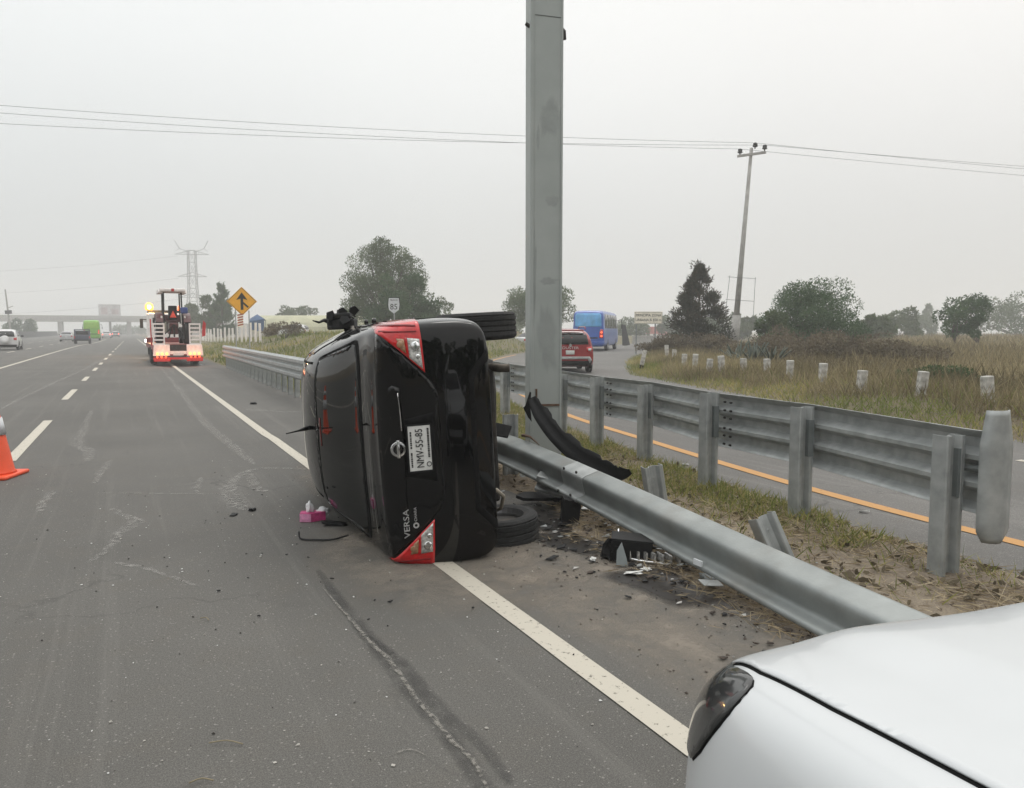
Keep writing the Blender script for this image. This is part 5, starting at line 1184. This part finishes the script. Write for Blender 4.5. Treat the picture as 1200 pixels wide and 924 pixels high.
# pickup with open stake frame
p = at(97.5, 92); t = thing('pickup_truck', 'dark blue pickup with open frame over its bed on the highway', 'pickup', p, .02)
NAVY = mat('navy_paint', (.018, .026, .06), .4, 0, .1, 4, coat=.3)
MB().box((0, 1.15, .72), (1.70, 2.2, .62)).build('bed', NAVY, t, bevel=.04)
MB().prism([(2.2, .45), (2.2, 1.0), (2.35, 1.62), (3.2, 1.62), (3.7, 1.05), (4.6, .95), (4.75, .5)], -.82, .82, 'YZ').build('cab', NAVY, t, bevel=.06)
f_ = MB()
for s in (-.78, .78): f_.tube([(s, .1, 1.0), (s, .1, 1.72), (s, 2.1, 1.72), (s, 2.1, 1.0)], .05, 6)
for yy in (.1, 1.1, 2.1): f_.tube([(-.78, yy, 1.72), (.78, yy, 1.72)], .05, 6)
f_.build('stake_frame', NAVY, t)
MB().prism([(-.66, 1.12), (.66, 1.12), (.6, 1.55), (-.6, 1.55)], 2.20, 2.24).build('rear_window', GLASS, t)
MB().box((0, .02, .45), (1.7, .10, .16)).build('bumper', BLACKPLASTIC, t)
for s in (-1, 1):
    MB().box((s*.78, .035, .80), (.12, .03, .24)).build('tail_light', RED, t)
    for yc in (.95, 3.9): make_wheel(t, (s*.76, yc, .36), .36, .24, detail=False)
# buses
def make_bus(name, label, p, rz, L, Wd, H, paint, paint2, lit, side_glass=True):
    t = thing(name, label, 'bus', p, rz); w_ = Wd/2
    st = [(.10, .42, w_*.98, H*.62, H*.955, w_*.92), (.30, .36, w_, H*.62, H*.985, w_*.94), (.8, .34, w_, H*.62, H, w_*.94), (L*.3, .34, w_, H*.62, H, w_*.94), (L*.7, .34, w_, H*.62, H, w_*.94), (L*.94, .36, w_, H*.62, H*.985, w_*.94), (L*.99, .44, w_*.95, H*.60, H*.92, w_*.84)]
    b, bvh = body_mesh('body', st, paint, t, rear_in=[(.95, H*.5, .96, -.08), (.55, H*.5, .6, -.12)], front_in=[(.9, H*.5, .93, .09), (.5, H*.5, .6, .13)], sub=2)
    decal('rear_window', bvh, 'rear', [(-w_*.82, H*.60), (w_*.82, H*.60), (w_*.80, H*.88), (w_*.7, H*.92), (-w_*.7, H*.92), (-w_*.80, H*.88)], paint2, t, off=.01, thick=.02, maxe=.25)
    decal('engine_grille', bvh, 'rear', [(-w_*.60, H*.31), (w_*.60, H*.31), (w_*.60, H*.34), (-w_*.60, H*.34)], SEAM, t, off=.01, thick=.015, maxe=.25)
    decal('bumper', bvh, 'rear', [(-w_*.95, .40), (w_*.95, .40), (w_*.96, H*.235), (-w_*.96, H*.235)], paint, t, off=.05, thick=.06, maxe=.25)
    decal('license_plate', bvh, 'rear', [(-.5, H*.36), (-.1, H*.36), (-.1, H*.40), (-.5, H*.40)], PLATEWHITE, t, off=.012, thick=.015, maxe=.2)
    for s in (1, -1):
        decal('tail_light', bvh, 'rear', [(s*w_*.70, H*.32), (s*w_*.92, H*.32), (s*w_*.92, H*.52), (s*w_*.78, H*.54), (s*w_*.70, H*.46)][::s], RED, t, off=.02, thick=.03, maxe=.2)
        for zz in (.37, .46): MB().lathe([(.0, -.02), (.075, -.02), (.085, 0), (.085, .05)], 14, 'Y', (s*w_*.82, .0, H*zz)).build('lamp', lit, t)
        sd_ = 'right' if s > 0 else 'left'; n = max(4, int(L/1.7)); 
        for k in range(n):
            a = .7 + (L-1.4)*k/n; c = .7 + (L-1.4)*(k+1)/n - .06
            decal('side_window', bvh, sd_, [(a, H*.56), (a, H*.90), (c, H*.90), (c, H*.56)], GLASS, t, off=.008, thick=.012, maxe=.4)
        for yc in (L*.24, L*.80): make_wheel(t, (s*(w_-.14), yc, .48), .48, .28, detail=False)
        mm = MB().tube([(s*w_*.9, L, H*.78), (s*(w_+.2), L+.15, H*.80), (s*(w_+.25), L+.15, H*.66)], .03, 5); mm.box((s*(w_+.25), L+.15, H*.62), (.10, .08, .4)); mm.build('side_mirror', BLACKPLASTIC, t)
    return t
BLUE = mat('blue_bus_paint', (.018, .085, .38), .3, 0, .1, 2, coat=.5); SKYB = mat('sky_blue_rear_glass', (.10, .36, .68), .15, 0, .2, 2, coat=.6)
LITRED = mat('lit_red_lamp', (.6, .05, .03), .4, emit=((1, .16, .06), 1.6))
p = gnd(689, 412, .002); make_bus('blue_bus', 'blue bus with lit tail lamps turning right along the exit ramp', (p.x, p.y, .004), -R_(41), 9.6, 2.5, 3.15, BLUE, SKYB, LITRED)
GREEN = mat('lime_bus_paint', (.16, .42, .03), .35, 0, .08, 2, coat=.3); GREEN2 = mat('lime_bus_rear_panel', (.26, .50, .05), .3, 0, .08, 2, coat=.3)
p = at(109, 122); make_bus('green_bus', 'lime green bus ahead of the dark pickup on the highway', p, .02, 9, 2.4, 3.3, GREEN, GREEN2, LITRED)

# ------------------------------------------------------------------ low loader with tractor
p = gnd(208, 428); t = thing('low_loader_trailer', 'white low loader trailer with raised loading ramps and lit rear lamps', 'trailer', (2.06, 37.6, 0), R_(.5)); t.scale = (.87, 1, 1)
WM_ = WHITEMETAL; LITW = mat('lit_orange_lamp', (.7, .25, .10), .4, emit=((1, .40, .14), 2.2)); REDM = mat('dark_red_metal', (.20, .03, .03), .5, 0, .2, 8)
BRIGHTRED = mat('red_bumper_paint', (.50, .03, .03), .45, 0, .15, 8)
bd_ = MB()
MB().prism([(0, .48), (0, .62), (1.2, .93), (9.5, .93), (9.5, .72), (1.2, .72)], -1.18, 1.18, 'YZ').build('deck', REDM, t)
for s in (-1, 1):
    MB().prism([(s*1.20, .45), (s*.40, .45), (s*.40, .96), (s*1.14, .96)][::s], -.03, .06, 'XZ').build('tail_panel', WM_, t, bevel=.02)
    r = MB()
    for xx in (.62, 1.12): r.box((s*xx, .55, 1.42), (.07, .10, 1.0))
    for k in range(6): r.box((s*.87, .55, .98 + .18*k), (.50, .08, .065))
    r.build('loading_ramp', WM_, t, bevel=.008)
    for k in range(3):
        MB().lathe([(.0, -.03), (.065, -.03), (.075, 0), (.075, .05)], 14, 'Y', (s*(.55 + .22*k), -.04, .55)).build('lamp', LITW, t)
        MB().lathe([(.0, -.03), (.045, -.03), (.05, 0), (.05, .05)], 12, 'Y', (s*(.60 + .20*k), -.04, .40)).build('lamp', LITRED, t)
    MB().box((s*.78, .02, .26), (.78, .10, .12)).build('bumper_section', BRIGHTRED, t, bevel=.015)
    for yc in (2.6, 3.8): make_wheel(t, (s*1.05, yc, .42), .42, .32, detail=False)
for s in (-1, 1):
    gl = bpy.data.lights.new('lamp_glow', 'POINT'); gl.energy = 9; gl.color = (1, .35, .16); gl.shadow_soft_size = .25
    go = bpy.data.objects.new('lamp_glow', gl); C.objects.link(go); go.location = (s*.75, -.45, .62); go.parent = t
MB().box((0, .015, .60), (.78, .06, .14)).build('light_bar', WM_, t)
MB().box((0, .06, .80), (.78, .05, .30)).build('centre_panel', DARKMETAL, t)
MB().box((0, .0, .52), (.5, .04, .10)).build('license_plate', PLATEWHITE, t)
MB().box((0, .03, .34), (2.36, .08, .10)).build('cross_bar', BRIGHTRED, t)
MB().prism([(1.22, 1.3), (1.22, 1.55), (1.30, 2.05), (1.42, 1.9), (1.38, 1.35)], .5, .56, 'XZ').build('warning_flag', BRIGHTRED, t)
MB().tube([(-1.22, .6, .9), (-1.24, .6, 2.1)], .03, 6).build('flag_pole', BRIGHTRED, t)
MB().box((0, 9.7, .95), (2.3, .5, .5)).build('gooseneck', REDM, t)
# tractor carried on it
t = thing('farm_tractor', 'farm tractor with white canopy and red triangle chained on the low loader trailer', 'tractor', (2.04, 40.4, .93), R_(1)); t.scale = (.78, 1, 1)
TRED = mat('tractor_red', (.085, .014, .013), .4, 0, .15, 5, coat=.3)
for s in (-1, 1):
    make_wheel(t, (s*.80, .55, .70), .70, .40, detail=False); make_wheel(t, (s*.66, 2.55, .42), .42, .26, detail=False)
    MB().prism([(.55 + .80*math.cos(a), .72 + .80*math.sin(a)) for a in np.linspace(.3, 2.7, 10)] + [(.55 + .74*math.cos(a), .72 + .74*math.sin(a)) for a in np.linspace(2.7, .3, 10)], s*.58, s*1.0, 'YZ').build('fender', TRED, t)
    for yy in (.15, 1.35): MB().tube([(s*.52, yy, 1.0), (s*.50, yy, 2.48)], .045, 6).build('canopy_post', DARKMETAL, t)
    MB().prism([(-.1, 2.44), (-.08, 2.52), (.0, 2.6), (1.6, 2.6), (1.75, 2.44)], s*.55, s*.80, 'YZ').build('canopy_side', WHITEMETAL, t)
    MB().tube([(s*.36, -.05, .30), (s*.30, -.45, .35), (s*.20, -.55, .75)], .04, 6).build('lift_arm', DARKMETAL, t)
    MB().box((s*.66, -.02, 1.05), (.10, .05, .62)).build('rear_guard', WHITEMETAL, t)
MB().box((0, .72, 2.58), (1.45, 1.9, .16)).build('canopy', WHITEMETAL, t, bevel=.05)
MB().box((0, -.245, 2.58), (.16, .02, .13)).build('canopy_badge', BRIGHTRED, t)
MB().box((0, .5, .75), (.52, 1.3, .55)).box((0, 2.0, .85), (.62, 1.7, .62)).build('body', TRED, t, bevel=.05)
MB().prism([(-.19, 1.28), (.19, 1.28), (0, 1.61)], .05, .09, 'XZ').build('warning_triangle', mat('orange_red_triangle', (.85, .07, .03), .5), t)
MB().box((0, .55, 1.25), (.50, .48, .14)).box((0, .32, 1.55), (.50, .10, .60)).build('seat', BLACKPLASTIC, t, bevel=.04)
MB().box((0, 1.35, 1.25), (1.0, .12, .35)).build('dashboard', TRED, t)
MB().box((.62, -.05, 1.62), (.42, .25, .30)).build('blue_can', mat('blue_plastic', (.03, .06, .22), .5, 0, .2, 8), t, bevel=.06)
MB().tube([(-.5, -.1, .5), (0, -.3, .95), (.5, -.1, .5)], .035, 6).tube([(0, -.3, .35), (0, -.35, .95)], .05, 6).build('hitch', DARKMETAL, t)
# tow truck ahead, beacon lit
t = thing('tow_truck', 'tow truck pulling the low loader, amber beacon lit on its cab', 'truck', (2.25, 50.5, 0), 0); t.scale = (.87, 1, 1)
MB().box((0, 3.0, .85), (1.1, 7.2, .30)).build('chassis', DARKMETAL, t)
MB().box((0, 4.2, 1.75), (2.4, 2.2, 1.9)).build('cab', WHITEMETAL, t, bevel=.12)
MB().box((0, 6.2, 1.35), (2.2, 1.9, 1.2)).build('engine_hood', WHITEMETAL, t, bevel=.15)
MB().box((0, 3.08, 2.1), (1.7, .04, .6)).build('rear_window', GLASS, t)
MB().box((0, 4.2, 2.80), (2.3, .4, .18)).build('light_bar', BLACKPLASTIC, t, bevel=.04)
for s in (-1, 1):
    for yc in (.6, 1.9, 5.9): make_wheel(t, (s*1.02, yc, .5), .5, .30, detail=False)
    mm = MB().tube([(s*1.2, 5.0, 2.3), (s*1.55, 5.1, 2.3)], .03, 5); mm.box((s*1.55, 5.1, 2.05), (.22, .10, .6)); mm.build('side_mirror', BLACKPLASTIC, t)
    MB().lathe([(.0, -.05), (.10, -.05), (.11, 0), (.11, .06)], 14, 'Y', (s*1.34, 3.0, .95)).build('work_lamp', mat('lit_white_lamp', (.8, .8, .8), .4, emit=((1, .95, .85), 5)), t)
BEACON = mat('lit_amber_beacon', (.9, .4, .05), .4, emit=((1, .42, .06), 1.7)); BEAC2 = mat('lit_red_beacon', (.9, .1, .05), .4, emit=((1, .16, .05), 1.6))
MB().lathe([(.24, 0), (.29, .10), (.27, .34), (.13, .46), (.02, .50)], 16, 'Z', (-1.02, 4.2, 2.89)).build('beacon', BEACON, t, True)
MB().lathe([(.02, -.15), (.10, -.10), (.12, 0), (.10, .10), (.02, .15)], 12, 'Y', (-1.02, 3.93, 3.07)).build('beacon_lamp', mat('lit_beacon_core', (.9, .8, .5), .4, emit=((1, .80, .40), 12)), t, True)
MB().lathe([(.10, 0), (.12, .06), (.10, .24), (.03, .3)], 16, 'Z', (1.0, 4.2, 2.89)).build('beacon', BEAC2, t, True)
bl = bpy.data.lights.new('beacon_light', 'POINT'); bl.energy = 420; bl.color = (1, .55, .18); bl.shadow_soft_size = .3
bo_ = bpy.data.objects.new('beacon_light', bl); C.objects.link(bo_); bo_.location = (-1.02, 3.7, 3.2); bo_.parent = t

# ------------------------------------------------------------------ far structures
t = thing('overpass', 'grey concrete overpass crossing the highway in the haze', 'bridge', (0, 330, 0), 0)
MB().box((-14, 5, 5.6), (66, 9, 1.2)).build('deck', CONCRETE, t, bevel=.05)
MB().box((-14, .3, 6.75), (66, .3, 1.1)).build('parapet', CONCRETE, t)
for x in (-44, -22, 1, 17): MB().box((x, 5, 2.5), (1.6, 6, 5.0)).build('pier', CONCRETE, t, bevel=.1)
MB().prism([(-150, 0), (-46, 0), (-46, 5.3), (-60, 6.2), (-150, 6.0)], 0, 10, 'XZ').build('approach_wall', CONCRETE, t)
MB().prism([(18, 0), (80, 0), (60, 3.5), (19, 6.2)], 0, 10, 'XZ').build('approach_wall', CONCRETE, t)
t = thing('median_barrier', 'long dark concrete barrier along the left side of the highway', 'barrier')
for k in range(22):
    y = 96 + 9*k; MB().prism([(-.38, 0), (.38, 0), (.28, .22), (.12, 1.42), (-.12, 1.42), (-.28, .22)], 0, 8.96, 'XZ').build('barrier_section', DARKCONC, t).location = (-20.5, y, 0)
p = at(131, 300); t = thing('billboard', 'faded billboard on a single post rising above the overpass', 'billboard', (p.x, p.y, 0), -.1)
MB().tube([(0, 0, 0), (0, 0, 8)], .45, 10).build('post', CONCRETE, t)
MB().box((0, 0, 9.6), (7.6, .6, 4.4)).build('panel', mat('billboard_panel', (.42, .40, .40), .7, 0, .2, .4), t)
MB().box((-1.8, -.31, 9.3), (2.2, .02, 2.6)).box((1.9, -.31, 9.0), (2.4, .02, 2.0)).build('picture', mat('billboard_faded_print', (.36, .28, .28), .7, 0, .3, .5), t)
p = at(15, 150); t = thing('camera_mast', 'thin leaning mast with a dark box beside the left carriageway', 'mast', (p.x, p.y, 0), 0); t.rotation_euler = (0, -.07, -.3)
MB().tube([(0, 0, 0), (0, 0, 9.6)], [.22, .12], 8).build('mast', CONCRETE, t)
MB().box((.1, -.1, 5.2), (1.1, .4, .7)).build('box', DARKCONC, t); MB().tube([(0, 0, 6.0), (1.0, 0, 6.3)], .07, 5).build('arm', CONCRETE, t)
# lattice pylon
p = at(229, 300); t = thing('power_pylon', 'pale steel lattice power pylon standing far away in the haze', 'pylon', (p.x, p.y, 0), -YAW + .1)
PY = mat('pylon_steel', (.24, .25, .25), .6, .2)
lv = [(0, 3.6), (7, 2.6), (13, 1.9), (18, 1.55), (23, 1.45), (28, 1.4), (32.5, 1.4)]
lg = MB()
for sx in (-1, 1):
    for sy in (-1, 1): lg.tube([(sx*w_, sy*w_*.8, z) for z, w_ in lv], .16, 4)
lg.build('leg_frame', PY, t); br = MB()
for (z0, w0), (z1, w1) in zip(lv, lv[1:]):
    for s in (-1, 1):
        for a in (-1, 1):
            br.tube([(a*w0, s*w0*.8, z0), (-a*w1, s*w1*.8, z1)], .085, 3); br.tube([(s*w0, a*w0*.8, z0), (s*w1, -a*w1*.8, z1)], .085, 3)
        br.tube([(-w1, s*w1*.8, z1), (w1, s*w1*.8, z1)], .085, 3)
br.build('bracing', PY, t)
for z, ln in ((14.5, 5.2), (22.5, 5.4), (31, 6.4)):
    a = MB()
    for s in (-1, 1):
        for q in (-.8, .8): a.tube([(0, q, z+1.6), (s*ln, 0, z)], .10, 3); a.tube([(0, q, z), (s*ln, 0, z)], .10, 3)
        for k in range(1, 5): f = k/5; a.tube([(s*ln*f, 0, z), (s*ln*f, 0, z + 1.6*(1-f))], .07, 3)
    a.build('crossarm', PY, t)
for s in (-1, 1): MB().tube([(s*1.2, 0, 32), (s*4.6, 0, 33.2), (s*6.2, 0, 36.3)], .16, 4).tube([(s*4.6, 0, 33.2), (s*6.0, 0, 32.2)], .10, 3).build('earth_peak', PY, t)
tip = t.matrix_basis
for k, z in enumerate((14.5, 22.5, 31)):
    a = Vector((p.x - 5, p.y, z - .8)); b = a + Vector((-150, 160, -4 + 2*k)); L_ = []
    for i in range(17): f = i/16; q = a.lerp(b, f); q.z -= 8*4*f*(1-f)*.4; L_.append(q)
    tag(MB().tube(L_, .05, 3).build('transmission_line', PY), '%s faint transmission line leading left from the hazy pylon' % ('lowest', 'middle', 'topmost')[k], 'power line')
# long pale shed and blue tent behind the bank
p = at(376, 116); t = thing('greenhouse_shed', 'long low pale shed with curved roof behind the grassy bank', 'shed', (p.x, p.y, .2), -YAW - .1)
SH = mat('pale_roof_sheet', (.40, .39, .26), .7, 0, .12, .6)
MB().prism([(-4, 0)] + [(4*math.cos(a)*-1, 1.3 + 2.4*math.sin(a)) for a in np.linspace(0, math.pi, 12)] + [(4, 0)], -9, 9.5, 'YZ').build('roof', SH, t, False)
w2 = MB()
for k in range(14): w2.box((-8.5 + 1.32*k, -4.03, .8), (1.0, .06, 1.1))
w2.build('wall_panels', mat('pale_wall_panel', (.42, .40, .36), .8, 0, .2, 2), t)
p = at(303, 92); t = thing('blue_tarpaulin', 'blue tarpaulin stall behind the merge sign', 'stall', (p.x, p.y, bz(p.x, p.y)), -YAW + .2)
TB = mat('blue_tarp', (.02, .07, .17), .6, 0, .2, 2)
MB().add([(-.9, -.9, 1.9), (.9, -.9, 2.2), (.9, .9, 2.0), (-.9, .9, 2.3), (0, 0, 2.75)], [(0, 1, 4), (1, 2, 4), (2, 3, 4), (3, 0, 4)]).add([(-.9, -.9, 1.9), (.9, -.9, 2.2), (.75, -.9, .7), (-.6, -.9, .9)], [(0, 1, 2, 3)]).build('tarp', TB, t, solid=.02)
for a in (-.85, .85):
    for b in (-.85, .85): MB().tube([(a, b, 0), (a, b, 2.1)], .04, 5).build('pole', GALV_DULL, t)
# construction barrels / barriers past the bend and low wall
t = thing('roadside_wall', 'low pale wall beyond the bend of the exit ramp', 'wall', (0, 0, 0), 0)
a, b = at(742, 92), at(820, 100)
dv = (b-a); mb = MB(); MB().box(((a+b)/2) + Vector((0, 0, .45)), (dv.length, .4, .9), math.atan2(dv.y, dv.x)).build('wall', CONCRETE, t); MB().box(((a+b)/2) + Vector((0, 0, .95)), (dv.length+.1, .5, .1), math.atan2(dv.y, dv.x)).build('coping', mat('pale_coping', (.42, .40, .38), .8), t)
p = at(757, 190); t = thing('red_truck', 'faded red truck seen far off between the posts of the cream sign', 'truck', p, -R_(80))
MB().box((0, 3, 1.7), (2.3, 4.2, 1.8)).build('cargo_box', mat('faded_red', (.38, .10, .08), .6), t, bevel=.05); MB().box((0, 6.2, 1.4), (2.2, 1.9, 1.7)).build('cab', mat('faded_red_cab', (.42, .14, .11), .5), t, bevel=.15)
MB().prism([(5.4, 1.5), (5.4, 2.1), (6.9, 2.1), (7.05, 1.5)], -1.11, 1.11, 'YZ').build('side_window', GLASS, t)
for s in (-1, 1):
    for yc in (1.8, 6.0): make_wheel(t, (s*1.0, yc, .45), .45, .28, detail=False)
p = at(733, 83); t = thing('roadside_marker', 'dark leaning marker post beyond the bus at the ramp bend', 'marker post', p, -YAW); t.rotation_euler = (0, -.15, -YAW)
MB().prism([(-.35, 0), (.45, 0), (.25, 2.2), (-.1, 2.3)], -.15, .15, 'XZ').build('body', DARKCONC, t)

# ------------------------------------------------------------------ trees
def bt(px, d, z=None):
    p = at(px, d); p.z = (bank_h(p.x, p.y) if p.x < rampL(p.y) else 0) if z is None else z; return p
make_tree('large_tree', 'large grey green tree with open crown behind the overturned car', bt(452, 70), 8.9, 7.6, LEAF_GREY, 30000, .15, .20, 70, 'dome', seed=23, stems=3)
make_tree('broadleaf_tree', 'darker low tree in front of the large grey green tree', bt(470, 66), 5.6, 6.0, LEAF_DK, 9000, .20, .12, 24, 'dome', seed=5)
make_tree('broadleaf_tree', 'small round grey tree at the right foot of the large tree', bt(510, 74), 4.8, 3.6, LEAF_GREY, 3000, .18, .15, 16, 'dome', seed=6)
make_tree('broadleaf_tree', 'drooping grey green tree seen on both sides of the steel column', bt(633, 82), 6.3, 7.6, LEAF_GREY, 13000, .19, .18, 34, 'dome', seed=8, stems=2)
make_tree('conifer_tree', 'dark cypress like conifer with wispy top left of the utility pole', fz(818, 47), 5.6, 3.6, LEAF_CONIFER, 20000, .17, .05, 60, 'cone', seed=9)
make_tree('bushy_tree', 'big dark round bushy tree right of the utility pole', fz(953, 46), 4.3, 6.3, LEAF_DK, 34000, .11, .05, 80, 'dome', seed=10, stems=3)
make_tree('bushy_tree', 'lighter green low tree at the left side of the big dark bushy tree', fz(906, 43), 3.0, 2.3, LEAF_MID, 4500, .13, .05, 20, 'dome', seed=11)
make_tree('orchard_tree', 'small dark tree with forked crown standing alone in the right field', fz(1122, 56), 3.7, 4.2, LEAF_DK, 3600, .18, .22, 20, 'round', seed=12, stems=2)
make_tree('orchard_tree', 'low dark tree touching the right side of the forked small tree', fz(1144, 54), 2.4, 1.9, LEAF_DK, 1800, .17, .12, 10, 'round', seed=13)
far = [(1182, 135, 8.2, 15, LEAF_MID, 'hazy tall tree mass at the right edge of the picture'), (1215, 140, 8.8, 14, LEAF_MID, 'hazy tree at the right border behind the field'), (1050, 105, 4.5, 6.5, LEAF_GREY, 'hazy round tree in the field between the bushy tree and the forked small tree'), (1078, 170, 5.4, 7, LEAF_GREY, 'faint grey tree left of the forked small tree'), (1085, 190, 8.5, 4.5, LEAF_GREY, 'faint pointed tree top far beyond the field'),
       (1025, 78, 3.6, 4.0, LEAF_GREY, 'thin grey tree just right of the big dark bushy tree'), (870, 120, 5.0, 5.0, LEAF_GREY, 'hazy tree directly behind the utility pole'), (845, 130, 4.0, 9.0, LEAF_GREY, 'hazy tree between the conifer and the utility pole'), (791, 150, 5.4, 6, LEAF_GREY, 'hazy grey tree behind the cream sign'), (737, 150, 3.0, 8, LEAF_GREY, 'hazy low tree right of the blue bus'),
       (255, 118, 7.2, 6.0, LEAF_MID, 'dark tree with rounded top between pylon and merge sign'), (262, 112, 7.8, 3.6, LEAF_DK, 'tall narrow dark tree just left of the merge sign'), (238, 126, 6.2, 6.5, LEAF_MID, 'low dark tree behind the tractor'), (222, 134, 4.6, 6.0, LEAF_MID, 'low tree nearest the canopy of the tractor'),
       (354, 150, 8.0, 8.5, LEAF_MID, 'dark rounded tree above the long pale shed'), (336, 156, 5.2, 6, LEAF_MID, 'lower tree left of the dark rounded tree above the shed'), (26, 190, 5.2, 7.5, LEAF_DK, 'dark round tree at the left beyond the barrier'), (143, 330, 3.6, 10, LEAF_MID, 'faint bush under the left end of the bridge span'), (160, 345, 4.2, 12, LEAF_MID, 'faint tree line piece under the bridge near the truck'),
       (393, 150, 3.4, 3.6, LEAF_GREY, 'small grey tree right of the long pale shed'), (418, 130, 3.0, 3.5, LEAF_GREY, 'small grey shrub tree behind the torn mirror'), (575, 130, 3.6, 9, LEAF_GREY, 'hazy low tree behind the raised rear wheel')]
for k, (px, d, h, wd, m_, lb) in enumerate(far):
    make_tree('distant_tree', lb, bt(px, d), h, wd, m_, 4200 if d < 200 else 1200, .34 if d < 200 else .6, .10, 16, 'dome' if k not in (4, 11) else 'cone', seed=40+k)

# unseen tree row added across the road behind, darkening reflections in the black paint
for k, (x, y, h, wd) in enumerate(((-24, -22, 9, 9), (-16, -25, 8.5, 10), (-8, -24, 10, 9), (0, -25, 8.5, 10), (8, -23, 8.5, 9), (15, -20, 10, 9), (22, -17, 9, 9), (-30, -14, 9, 8))):
    make_tree('reflection_tree', 'dark tree added unseen behind the viewpoint for reflections, %s from the left of its row' % ORD[k], (x, y, -.05), h, wd, LEAF_DK, 3500, .55, .06, 26, 'dome', seed=90+k)

# ------------------------------------------------------------------ haze: one closed box of even air round the whole place
hz = MB().box((0, 330, 22), (2060, 1420, 46.4)).build('haze', [])
hz['kind'] = 'stuff'
hm = bpy.data.materials.new('haze_air'); hm.use_nodes = True; n = hm.node_tree.nodes; l = hm.node_tree.links
n.remove(n['Principled BSDF']); pv = n.new('ShaderNodeVolumePrincipled'); pv.inputs['Color'].default_value = (.93, .935, .935, 1); pv.inputs['Density'].default_value = .0020; pv.inputs['Anisotropy'].default_value = .1
l.new(pv.outputs[0], n['Material Output'].inputs['Volume']); hz.data.materials.append(hm)
